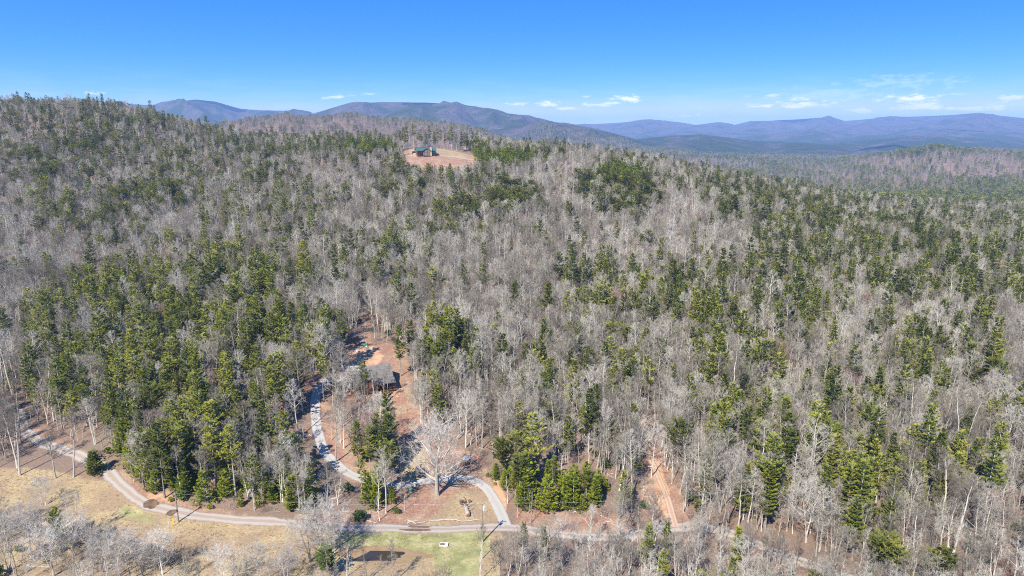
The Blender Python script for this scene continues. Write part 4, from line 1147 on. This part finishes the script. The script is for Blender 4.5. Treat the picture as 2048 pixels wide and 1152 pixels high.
ok = (in_poly(qx, qy, NOBASE[0]) | ((in_poly(qx, qy, NOBASE[1]) | in_poly(qx, qy, NOBASE[2])) & (R.uniform(0, 1, xs.shape) < .45))) & far_from_roads(xs, ys, .05) & (R.uniform(0, 1, xs.shape) < .3 + .5 * (fbm(xs / 9, ys / 9, 3, 12) > .5)) & ~in_poly(qx, qy, [(670, 1095), (820, 1095), (820, 1128), (670, 1128)])
mass('dry_grass', TUFTM, [(x, y, z, s, t, v) for x, y, z, s, t, v in zip(xs[ok], ys[ok], zs[ok], R.uniform(.4, .9, ok.sum()), R.uniform(0, 6.28, ok.sum()), R.integers(0, 3, ok.sum()))], 'tufts of dry tan grass in the meadow')

STICKM = []
for i in range(3):
    V, F = [], []; Rk = np.random.default_rng(480 + i)
    for k in range(5):
        a = Rk.uniform(0, 6.28); c = np.array([Rk.normal(0, .7), Rk.normal(0, .7), .06]); d = np.array([math.cos(a), math.sin(a), Rk.uniform(0, .12)]) * Rk.uniform(.3, 1.1)
        tube(V, F, [c - d, c + np.array([0, 0, .04]), c + d], [.03, .04, .012], 4)
    STICKM.append(mesh_of('fallen_sticks', [(V, F)], [M['bark_pale']]))
xs, ys, R = jitter_grid(-70, 60, 118, 215, 2.6, 19)
zs = gz(xs, ys); qx, qy, _ = proj(xs, ys, zs)
ok = ((in_poly(qx, qy, NOBASE[1]) | in_poly(qx, qy, NOBASE[2]) | (qy < 1052)) & far_from_roads(xs, ys, .4)) & (R.uniform(0, 1, xs.shape) < .4) & ~in_poly(qx, qy, [(700, 725), (790, 725), (800, 790), (700, 790)])
mass('fallen_twigs', STICKM, [(x, y, z, s, t, v) for x, y, z, s, t, v in zip(xs[ok], ys[ok], zs[ok], R.uniform(.5, 1.3, ok.sum()), R.uniform(0, 6.28, ok.sum()), R.integers(0, 3, ok.sum()))], 'pale sticks and twigs littering the ground of the yard and wood')

# ------------------------------------------------------------------ hilltop house
M['green_metal'] = plain('green_metal_roof', (.045, .11, .09), (.038, .09, .075), 2, .6, spec=.3)
M['timber'] = plain('brown_timber_wall', (.20, .105, .07), (.14, .075, .05), 3)
M['timber_red'] = plain('reddish_timber', (.24, .10, .075), (.17, .07, .055), 3)
M['dark_wood'] = plain('dark_brown_wood', (.085, .05, .035), (.055, .035, .025), 4)
M['stone'] = plain('tan_stone', (.46, .39, .30), (.34, .28, .21), 3, bump=.4)
M['glass'] = plain('window_glass', (.05, .065, .08), (.04, .05, .06), 1, .08, spec=.6)
M['trim'] = plain('pale_trim', (.55, .47, .38), (.47, .40, .32), 3)
M['white'] = plain('white_paint', (.74, .74, .72), (.66, .66, .64), 2, .5)
M['brown_grey'] = plain('brown_grey_boards', (.16, .12, .10), (.11, .085, .07), 3)  # brown-grey board tone, also the dark fill of the raised bed
M['concrete'] = plain('pale_concrete', (.50, .47, .43), (.42, .39, .35), 2)


def hill_house():
    g = at(851, 309.5); H = empty('timber_house', (g.x, g.y, g.z - .2), math.radians(17), 'timber house with green metal roof on the hilltop clearing', 'house')
    H.scale = (1.12, .95, .72)
    w, d = 6.9, 4.2  # half sizes
    boxo('foundation_wall', M['timber_red'], H, (-w, w, -d, d, -.8, 2.7))
    boxo('wall', M['timber'], H, (-w + .02, w - .02, -d + .02, d - .02, 2.72, 5.3))
    # main roof: ridge along x, front slope, back slope, each a slab
    for s in (-1, 1):
        prism('roof', M['green_metal'], H, [(s * (d + 1.5), 4.75), (0, 8.15), (0, 8.33), (s * (d + 1.5), 4.93)], 'x', -w - .7, w + .7)
    for k in range(-10, 11):  # standing seams of the front slope
        x = k * .7
        if abs(x - .15) > 2.6:
            prism('roof_seam', M['green_metal'], H, [(-(d + 1.49), 4.94), (-.1, 8.27), (-.1, 8.34), (-(d + 1.49), 5.01)], 'x', x - .03, x + .03)
    for s in (-1, 1):
        prism('gable_wall', M['timber'], H, [(-d, 5.31), (d, 5.31), (0, 7.9)], 'x', s * (w - .25) - .1, s * (w - .25) + .1)
    # great front gable
    F = boxo('front_bay', M['timber_red'], H, (-2.5, 2.5, -d - 2.2, -d - .01, -.8, 2.75)); boxo('bay_wall', M['timber'], H, (-2.5, 2.5, -d - 2.2, -d - .01, 2.77, 5.4))
    prism('gable', M['trim'], H, [(-2.5, 5.41), (2.5, 5.41), (0, 8.0)], 'y', -d - 2.15, -d - 2.0)
    for s in (-1, 1):
        prism('gable_roof', M['green_metal'], H, [(s * 3.2, 4.85), (0, 8.2), (0, 8.38), (s * 3.2, 5.03)], 'y', -d - 2.9, -.4)
        prism('barge_board', M['dark_wood'], H, [(s * 3.2, 4.62), (0, 7.95), (0, 8.22), (s * 3.2, 4.88)], 'y', -d - 2.98, -d - 2.88)
    for x in (-1.6, -.55, .55, 1.6):
        for z0, z1 in ((.1, 2.1), (3.1, 5.0)):
            wdw = boxo('window', M['trim'], H, (x - .48, x + .48, -d - 2.28, -d - 2.21, z0 - .06, z1 + .06)); boxo('pane', M['glass'], wdw, (x - .38, x + .38, -d - 2.31, -d - 2.285, z0, z1))
    for x0, x1 in ((-1.5, -.1), (.1, 1.5)):
        V = [(x0, -d - 2.24, 5.6), (x1, -d - 2.24, 5.6), (x1 if x0 > 0 else x1, -d - 2.24, 5.7 if x0 > 0 else 6.9), (x0, -d - 2.24, 6.9 if x0 > 0 else 5.7)]
        wdw = new_obj('gable_window', V + [(a, b + .07, c) for a, b, c in V], [(0, 1, 2, 3), (7, 6, 5, 4), (0, 4, 5, 1), (1, 5, 6, 2), (2, 6, 7, 3), (3, 7, 4, 0)], M['glass'], H)
    # chimney right of the gable
    ch = boxo('chimney', M['stone'], H, (2.62, 3.75, -d - 2.0, -d - .9, -.8, 9.0)); boxo('chimney_cap', M['stone'], ch, (2.52, 3.85, -d - 2.1, -d - .8, 9.002, 9.2))
    # decks on both sides of the gable
    for x0, x1 in ((-w, -2.52), (3.8, w)):
        dk = boxo('deck', M['dark_wood'], H, (x0, x1, -d - 2.0, -d - .01, 2.5, 2.7))
        boxo('rail', M['dark_wood'], dk, (x0, x1, -d - 2.0, -d - 1.92, 3.6, 3.7))
        for q in np.linspace(x0 + .1, x1 - .1, 4):
            boxo('post', M['dark_wood'], H, (q - .1, q + .1, -d - 2.12, -d - 2.01, -.8, 4.8))
        for q in np.linspace(x0 + .3, x1 - .3, 8):
            boxo('baluster', M['dark_wood'], dk, (q - .03, q + .03, -d - 1.98, -d - 1.93, 2.7, 3.6))
        for q in np.linspace(x0 + 1.0, x1 - 1.0, 2):
            for z0, z1 in ((.0, 2.0), (3.0, 4.8)):
                wdw = boxo('window', M['trim'], H, (q - .65, q + .65, -d - .08, -d - .005, z0 - .06, z1 + .06)); boxo('pane', M['glass'], wdw, (q - .55, q + .55, -d - .11, -d - .082, z0, z1))
    return g


hg = hill_house()
g = at(829, 308); T = empty('storage_building', (g.x, g.y, g.z), .3, 'low open shed with white flat roof left of the hilltop house', 'shed')
boxo('roof', M['white'], T, (-2.0, 2.0, -1.6, 1.6, 2.3, 2.55)); boxo('back_wall', M['brown_grey'], T, (-1.9, 1.9, 1.4, 1.5, -.4, 2.298))
for x in (-1.85, 1.85):
    boxo('post', M['brown_grey'], T, (x - .08, x + .08, -1.5, -1.34, -.4, 2.298)); boxo('side_wall', M['brown_grey'], T, (x - .05, x + .05, -1.0, 1.398, -.4, 2.298))
boxo('bench', M['trim'], T, (-1.5, 1.5, -.9, -.2, -.3, .8))


def wheel_part(parent, x, y, r, w):
    V, F = [], []; tube(V, F, [(x - w / 2, y, r), (x + w / 2, y, r)], [r, r], 14, True); t = new_obj('wheel', V, F, M['black'], parent)
    V, F = [], []; tube(V, F, [(x - w / 2 - .01, y, r), (x + w / 2 + .01, y, r)], [r * .55] * 2, 10, True); new_obj('rim', V, F, M['white'], t)


M['black'] = plain('black_rubber', (.03, .03, .03), (.02, .02, .02), 5)
g = at(871, 309.5); T = empty('parked_truck', (g.x, g.y, g.z), math.radians(70), 'white pickup truck with dark cab parked right of the hilltop house', 'truck')
prism('body', M['white'], T, [(-2.6, .5), (2.6, .5), (2.6, 1.15), (1.5, 1.25), (-2.6, 1.25)], 'x', -.95, .95)
cb = prism('cab', M['white'], T, [(-.9, 1.252), (1.4, 1.252), (.7, 2.0), (-.7, 2.0)], 'x', -.85, .85)
prism('window', M['glass'], cb, [(-.75, 1.35), (1.2, 1.35), (.65, 1.9), (-.6, 1.9)], 'x', -.87, .87)
for x in (-.9, .9):
    for y in (-1.7, 1.7):
        wheel_part(T, x, y, .42, .26)

# ------------------------------------------------------------------ cabin among the trees
M['shingle'] = plain('weathered_grey_shingles', (.17, .16, .15), (.095, .09, .085), 1.2, bump=.3)
M['red_rail'] = plain('red_orange_stained_wood', (.30, .09, .045), (.24, .075, .04), 4)


def cabin():
    g = at(742, 764); H = empty('cabin', (g.x, g.y, g.z), math.radians(20), 'dark wooden cabin with weathered grey roof below the clay clearing', 'cabin')
    w, d = 5.2, 3.6
    boxo('wall', M['dark_wood'], H, (-w, w, -d, d, -1.2, 2.5))
    for s in (-1, 1):
        prism('roof', M['shingle'], H, [(s * (d + .7), 2.2), (0, 4.8), (0, 4.95), (s * (d + .7), 2.35)], 'x', -w - .6, w + .6)
        for k in range(5):  # overlapping courses
            f0 = k / 5; f1 = (k + 1) / 5 + .02
            y0, z0, y1, z1 = s * (d + .7) * (1 - f0), 2.36 + 2.6 * f0, s * (d + .7) * (1 - min(1, f1)), 2.36 + 2.6 * min(1, f1)
            prism('shingle_course', M['shingle'], H, [(y0, z0 + .05), (y1, z1), (y1, z1 - .004), (y0, z0)], 'x', -w - .6, w + .6)
        prism('gable_wall', M['dark_wood'], H, [(-d, 2.502), (d, 2.502), (0, 4.6)], 'x', s * (w - .15) - .1, s * (w - .15) + .1)
    prism('porch_roof', M['shingle'], H, [(-d - 3.6, 1.55), (-d - .45, 2.18), (-d - .45, 2.28), (-d - 3.6, 1.65)], 'x', -.6, w + .8)
    dk = boxo('porch_deck', M['dark_wood'], H, (-w, w + .6, -d - 3.4, -d - .01, -.75, -.55))
    boxo('porch_rail', M['red_rail'], dk, (-w, w + .6, -d - 3.45, -d - 3.35, .25, .42), (-w, w + .6, -d - 3.44, -d - 3.36, -.5, -.3))
    for x in np.linspace(-.5, w + .5, 5):
        boxo('porch_post', M['dark_wood'], dk, (x - .08, x + .08, -d - 3.3, -d - 3.14, -1.6, 1.58))
    ch = boxo('chimney', M['stone'], H, (-2.6, -1.8, -.4, .4, 4.3, 5.8))
    for x in (-3.2, 1.0, 3.4):
        wdw = boxo('window', M['trim'], H, (x - .55, x + .55, -d - .06, -d - .005, .6, 1.9)); boxo('pane', M['glass'], wdw, (x - .46, x + .46, -d - .09, -d - .062, .68, 1.82))
    boxo('door', M['red_rail'], H, (-1.2, -.2, -d - .07, -d - .006, -.55, 1.6))


cabin()
g = at(712, 753); T = empty('carport', (g.x, g.y, g.z), math.radians(20), 'small pale lean-to beside the left end of the cabin', 'shed')
prism('roof', M['concrete'], T, [(-2.4, 1.9), (2.4, 2.4), (2.4, 2.5), (-2.4, 2.0)], 'x', -1.3, 1.3)
for x in (-1.15, 1.15):
    for y in (-2.2, 2.2):
        boxo('post', M['brown_grey'], T, (x - .07, x + .07, y - .07, y + .07, -.5, 1.9 + (y + 2.4) * .1))
boxo('back_panel', M['brown_grey'], T, (-1.1, 1.1, 2.05, 2.12, -.4, 2.2))

# ------------------------------------------------------------------ shed, poles, fallen wood, small things
g = at(933, 932); T = empty('wooden_shed', (g.x, g.y, g.z), math.radians(-32), 'small dark brown shed with pale flat roof above the driveway', 'shed')
M['shed_brown'] = plain('dark_red_brown_boards', (.17, .075, .05), (.11, .05, .036), 5)
T.scale = (1.15, 1.15, 1.15)
for k in range(6):
    x = -.78 + k * .26
    boxo('front_board', M['shed_brown'], T, (x + .006, x + .254, -.72 - .004 * (k % 2), -.68, -.15, 1.72)); boxo('back_board', M['shed_brown'], T, (x + .006, x + .254, .68, .72, -.15, 1.72))
for k in range(5):
    y = -.67 + k * .268
    for s in (-1, 1):
        boxo('side_board', M['shed_brown'], T, (s * .76 - .02, s * .76 + .02, y + .006, y + .26, -.15, 1.72))
boxo('roof', M['concrete'], T, (-.9, .9, -.86, .86, 1.722, 1.80)); dr = boxo('door', M['dark_wood'], T, (-.35, .35, -.76, -.725, -.1, 1.55)); boxo('handle', M['trim'], dr, (.24, .28, -.79, -.762, .7, .82))
M['pole'] = plain('weathered_pole_wood', (.30, .25, .20), (.20, .165, .13), 3)
M['steel'] = plain('grey_steel', (.62, .63, .64), (.52, .53, .54), 3, .4, spec=.4)
M['yellow'] = plain('yellow_plastic', (.75, .48, .06), (.68, .42, .05), 3, .5)


def pole(px, py, h, label, full):
    g = at(px, py); T = empty('utility_pole', (g.x, g.y, g.z), math.radians(8), label, 'pole')
    V, F = [], []; tube(V, F, [(0, 0, -.5), (0, 0, h)], [.17, .11], 10, True); new_obj('post', V, F, M['pole'], T)
    if full:
        boxo('crossarm', M['pole'], T, (-.9, .9, -.19, -.09, h - .55, h - .42))
        V, F = [], []; tube(V, F, [(.33, -.12, h - 2.0), (.33, -.12, h - 1.9), (.33, -.12, h - 1.15), (.33, -.12, h - 1.05)], [.16, .22, .22, .15], 12, True); tr = new_obj('transformer', V, F, M['steel'], T)
        V, F = [], []; tube(V, F, [(.33, -.12, h - 1.05), (.33, -.12, h - .85)], [.04, .03], 6, True); new_obj('bushing', V, F, M['white'], tr)
        for x in (-.8, 0, .8):
            V, F = [], []; tube(V, F, [(x, -.14, h - .42), (x, -.14, h - .3), (x, -.14, h - .22)], [.05, .07, .04], 8, True); new_obj('insulator', V, F, M['white'], T)
    else:
        V, F = [], []; tube(V, F, [(0, -.1, h - .12), (0, -.1, h + .06)], [.05, .04], 8, True); new_obj('insulator', V, F, M['white'], T)
        boxo('meter_box', M['dark_wood'], T, (-.12, .12, -.32, -.17, 1.9 + .7, 2.3 + .7))
    return g


pa = pole(965, 1084, 9.0, 'grey utility pole with transformer and crossarm beside the driveway mouth', True)
pb = pole(357, 1044, 6.6, 'thin brown wooden pole in the tan meadow by the gravel road', False)
M['wire'] = plain('aluminium_wire', (.33, .33, .33), (.28, .28, .28), 3, .5)
for a, b, lab in (((pa.x, pa.y - .14, pa.z + 8.72), (pb.x, pb.y, pb.z + 6.62), 'thin power line running from the utility pole to the meadow pole'), ((pa.x + .8, pa.y - .1, pa.z + 8.72), (pa.x + 62, pa.y + 8, pa.z + 8.0), 'thin power line running right from the utility pole into the trees')):
    V, F = [], []; a, b = np.array(a), np.array(b); pts = []
    for i in range(17):
        t = i / 16; p = a * (1 - t) + b * t; p[2] -= 1.3 * 4 * t * (1 - t); pts.append(p)
    tube(V, F, pts, [.012] * 17, 4, True); tag(new_obj('power_line', V, F, M['wire']), lab, 'wire', 'power lines')
g = at(344, 1053); V, F = [], []; tube(V, F, [(0, 0, -.2), (.25, .1, 1.5), (.32, .14, 1.9)], [.07, .07, .05], 8, True); o = tag(new_obj('guy_marker', V, F, M['yellow']), 'yellow guy wire marker leaning left of the wooden pole', 'marker'); o.location = g

# the fallen snag in the yard
M['log_pale'] = plain('barkless_grey_wood', (.42, .38, .33), (.26, .22, .185), 1.5, bump=.4); M['log_dark'] = plain('rotten_brown_wood', (.20, .12, .08), (.13, .08, .055), 2, bump=.4); M['log_end'] = plain('torn_red_wood', (.28, .10, .055), (.18, .07, .04), 4)
a, b = at(936, 1034), at(928, 982); T = empty('fallen_log', a, math.atan2(b.y - a.y, b.x - a.x), 'fallen dead trunk with thick pale butt lying in the yard', 'log')
Ln = (b - a).length
V, F = [], []; tube(V, F, [(0, 0, .42), (.8, .02, .48), (2.0, .1, .44), (3.2, .0, .38)], [.46, .52, .42, .33], 12, True); bt = new_obj('butt', V, F, M['log_pale'], T, False)
V, F = [], []; tube(V, F, [(-.12, .02, .42), (.01, 0, .42)], [.30, .44], 12, True); new_obj('torn_end', V, F, M['log_end'], bt)
V, F = [], []; tube(V, F, [(3.1, 0, .38), (5.5, -.1, .30), (8.5, .1, .22), (Ln, .0, .14)], [.30, .22, .15, .06], 8, True); new_obj('stem', V, F, M['log_dark'], T)
Rr = np.random.default_rng(5)
for i in range(9):
    x = 1.8 + i * .42; s = 1 if i % 2 else -1; V, F = [], []; e = np.array([x + Rr.uniform(.2, .9), s * Rr.uniform(.8, 1.7), Rr.uniform(.3, 1.3)])
    tube(V, F, [np.array([x, s * .2, .45]), (np.array([x, s * .2, .45]) + e) / 2 + np.array([0, 0, .15]), e], [.09, .06, .02], 6, True); new_obj('limb', V, F, M['log_pale'], T)
pts = [at(*q) for q in ((835, 1047), (850, 1046), (858, 1042), (875, 1042), (890, 1041), (905, 1040), (913, 1041), (922, 1044), (935, 1043), (950, 1041), (962, 1041))]
V, F = [], []; tube(V, F, [(p.x, p.y, p.z + .14 + .05 * math.sin(i * 2.1)) for i, p in enumerate(pts)], [.06, .10, .13, .14, .15, .15, .14, .13, .11, .08, .03], 7, True)
o = empty('fallen_branch', (0, 0, 0), 0, 'long pale fallen branch lying along the north side of the road', 'branch'); new_obj('stem', V, F, M['log_pale'], o)
for i in range(2, 9):
    p = pts[i]; e = p + Vector((Rr.uniform(-1.4, 1.4), Rr.uniform(-.9, .9), Rr.uniform(.1, .5))); V, F = [], []; tube(V, F, [(p.x, p.y, p.z + .15), tuple((np.array(p) + np.array(e)) / 2 + np.array([0, 0, .15])), tuple(e)], [.06, .04, .015], 5, True); new_obj('side_twig', V, F, M['log_pale'], o)

def small_bush(px, py, s, m, label, seed, nleaf=420):
    g = at(px, py); st, lf = shrub(seed, 1.3, 1.5, nleaf, .16, 9); o = empty('shrub', g, 0, label, 'shrub'); o.scale = (s, s, s)
    new_obj('stems', st[0], st[1], M['brush'], o); new_obj('foliage', lf[0], lf[1], M[m], o)


small_bush(924, 1010, .85, 'brush', 'small round brown bush left of the fallen trunk', 1)
small_bush(939, 1005, .5, 'brush', 'tiny brown bush right of the fallen trunk', 2)
small_bush(976, 954, .75, 'young', 'small bright green bush right of the driveway bend', 3)
small_bush(829, 897, 1.1, 'rhodo', 'round dark green bush in the upper yard', 4)
small_bush(877, 900, .9, 'young', 'bright green bush behind the great yard tree', 5)
small_bush(990, 970, .5, 'young', 'second small green bush on the bank right of the driveway', 6)
small_bush(342, 1003, .8, 'young', 'yellow green bush on the bare clay bank above the road', 7)
small_bush(712, 1043, .7, 'young', 'small green bush at the wood edge above the road', 8)
small_bush(420, 1018, .8, 'young', 'low yellow green bush at the wood edge right of the pole', 9)
g = at(340, 1128); V, F = brush(77, 4.0, 4.5, 60); o = tag(new_obj('thicket', V, F, M['dark_wood']), 'leafless thicket coloured dark for its shadow in the meadow at lower left', 'shrub'); o.location = g  # shadow among the stems is put into the dark colour
g = at(265, 1125); V, F = brush(78, 4.0, 6, 60); o = tag(new_obj('thicket', V, F, M['brush']), 'grey brown thicket left of the dark thicket', 'shrub'); o.location = g

g = at(888, 1091); T = empty('raised_bed', g, math.radians(-3), 'pale timber framed box with dark inside lying in the green meadow', 'frame')
for dims in ((-.85, .85, -.55, -.42, -.1, .34), (-.85, .85, .42, .55, -.1, .34), (-.85, -.72, -.418, .418, -.1, .34), (.72, .85, -.418, .418, -.1, .34)):
    boxo('plank', M['concrete'], T, dims)
boxo('dark_fill', M['brown_grey'], T, (-.718, .2, -.416, .416, -.1, .22)); boxo('lid_board', M['trim'], T, (.204, .716, -.416, .416, -.1, .30))
g = at(830, 980); T = empty('garden_bench', g, math.radians(150), 'dark wooden bench beside the driveway left of the great tree', 'bench')
for k in range(3):
    boxo('seat_slat', M['dark_wood'], T, (-.75, .75, -.25 + k * .17, -.11 + k * .17, .42, .46)); boxo('back_slat', M['dark_wood'], T, (-.75, .75, .27, .31, .52 + k * .16, .64 + k * .16))
for x in (-.68, .68):
    for y in (-.22, .27):
        boxo('leg', M['dark_wood'], T, (x - .04, x + .04, y - .04, y + .04, -.05, .418 if y < 0 else 1.0))
def jar(px, py, r, h, m, name, label, cat):
    g = at(px, py); T = empty(name, g, 0, label, cat); V, F = [], []
    tube(V, F, [(0, 0, -.05), (0, 0, h * .9), (0, 0, h * .92), (0, 0, h)], [r * .8, r, r * 1.08, r * 1.08], 14, True); bdy = new_obj('body', V, F, m, T); V, F = [], []
    tube(V, F, [(0, 0, h + .002), (0, 0, h + .05), (0, 0, h + .08)], [r * 1.1, r * .9, 0], 14); new_obj('lid', V, F, m, T)
M['teal'] = plain('teal_plastic', (.06, .22, .19), (.05, .18, .15), 3, .5)
jar(830, 973, .28, .95, M['white'], 'white_barrel', 'white barrel by the driveway behind the dark bench', 'barrel')
jar(822, 984, .38, .75, M['teal'], 'green_bin', 'teal green bin left of the dark bench', 'bin')
g = at(921, 963); T = empty('garden_border', g, math.radians(-10), 'low weathered timber frame on the lower edge of the driveway bend', 'frame')
for dims in ((-.7, .7, -.3, -.2, 0, .25), (-.7, .7, .2, .3, 0, .25), (-.7, -.6, -.198, .198, 0, .25), (.6, .7, -.198, .198, 0, .25)):
    boxo('plank', M['brown_grey'], T, dims)
# things round the clearing
g = at(728, 690); T = empty('canoe', (g.x, g.y, g.z + .05), math.radians(4), 'green canoe lying upturned at the top of the clay clearing', 'canoe'); V, F = [], []
for i in range(13):
    t = -1 + 2 * i / 12; w_ = .42 * max(.02, 1 - abs(t) ** 2.4); hgt = .40 + .12 * abs(t) ** 2
    for k in range(7):
        a = math.pi * k / 6; V.append((t * 1.5, math.cos(a) * w_, math.sin(a) * hgt * (1 if abs(t) < .99 else .6)))
for i in range(12):
    for k in range(6):
        F.append((i * 7 + k, i * 7 + k + 1, (i + 1) * 7 + k + 1, (i + 1) * 7 + k))
M['canoe'] = plain('green_gelcoat', (.03, .17, .08), (.025, .14, .07), 2, .45, spec=.4)
new_obj('hull', V, F, M['canoe'], T, True)
V, F = [], []; tube(V, F, [(-1.48, 0, .36), (0, 0, .425), (1.48, 0, .36)], [.03] * 3, 6, True); new_obj('keel', V, F, M['teal'], T)
for px, py, s, lab in ((715, 704, 1.0, 'white covered heap at the left top of the clay clearing'), (733, 694, .6, 'small white tub below the green canoe'), (762, 786, .8, 'white tub in front of the cabin porch')):
    jar(px, py, .5 * s, .5 * s, M['white'], 'white_tub', lab, 'tub')

# ------------------------------------------------------------------ clouds whose shadows lie on the mountains
m, n, l, b = mat('cloud_white', 1.0, 0.0); b.inputs['Base Color'].default_value = (.9, .9, .9, 1); M['cloud'] = m
Rc = np.random.default_rng(3)
for px, py, D, rx, ry, lab in [(1115, 258, 4250, 190, 150, 'cumulus cloud over the green foothill'), (1790, 291, 4250, 170, 140, 'cumulus cloud over the small dark hill'), (1625, 240, 10300, 430, 330, 'cumulus cloud over the far right ridge'), (1955, 270, 7500, 300, 230, 'cumulus cloud over the far right foothills'),
                               (1010, 248, 5000, 90, 110, 'small cumulus cloud over the middle mountain'), (850, 222, 5200, 130, 110, 'small cumulus cloud over the middle mountain top'), (395, 212, 6700, 330, 170, 'cumulus cloud over the left mountain'), (1310, 270, 4700, 120, 120, 'small cumulus cloud over the middle foothills')]:
    dx, dy, dz = ray(px, py); hh = math.hypot(dx, dy); P0 = Vector((dx / hh * D, dy / hh * D, CAM_Z + dz / hh * D)); P0 = P0 + to_sun * ((2400 - P0.z) / to_sun.z)
    V, F = [], []; nu, nv = 28, 14
    for i in range(nv + 1):
        for k in range(nu):
            th = math.pi * i / nv; ph = 2 * math.pi * k / nu; d_ = np.array([math.sin(th) * math.cos(ph), math.sin(th) * math.sin(ph), math.cos(th)])
            w = .65 + .75 * float(fbm(np.array(d_[0] * 2.1 + px), np.array(d_[1] * 2.1 + d_[2] * 1.3 + py), 3, 8))
            V.append((d_[0] * rx * w, d_[1] * ry * w, max(-.18, d_[2]) * min(rx, ry) * .55 * w))
    F = [(i * nu + k, (i + 1) * nu + k, (i + 1) * nu + (k + 1) % nu, i * nu + (k + 1) % nu) for i in range(nv) for k in range(nu)]
    o = new_obj('cloud', V, F, M['cloud'], None, True); o.location = P0; o['kind'] = 'structure'; o['label'] = lab

# ------------------------------------------------------------------ air
m = bpy.data.materials.new('valley_air'); m.use_nodes = True; nt = m.node_tree; nt.nodes.remove(nt.nodes['Principled BSDF'])
pv = nt.nodes.new('ShaderNodeVolumePrincipled'); pv.inputs['Color'].default_value = (.33, .55, 1.0, 1); pv.inputs['Density'].default_value = 8.8e-5; pv.inputs['Anisotropy'].default_value = 0.0
nt.links.new(pv.outputs[0], nt.nodes['Material Output'].inputs['Volume'])
V, F = [], []; zmin = float(GZ.min()); zmax = float(GZ.max()); box(V, F, -14200, 14200, -14200, 14200, zmin - 1.0, max(zmax, 90) + 30)
o = new_obj('haze', V, F, m); o['kind'] = 'stuff'
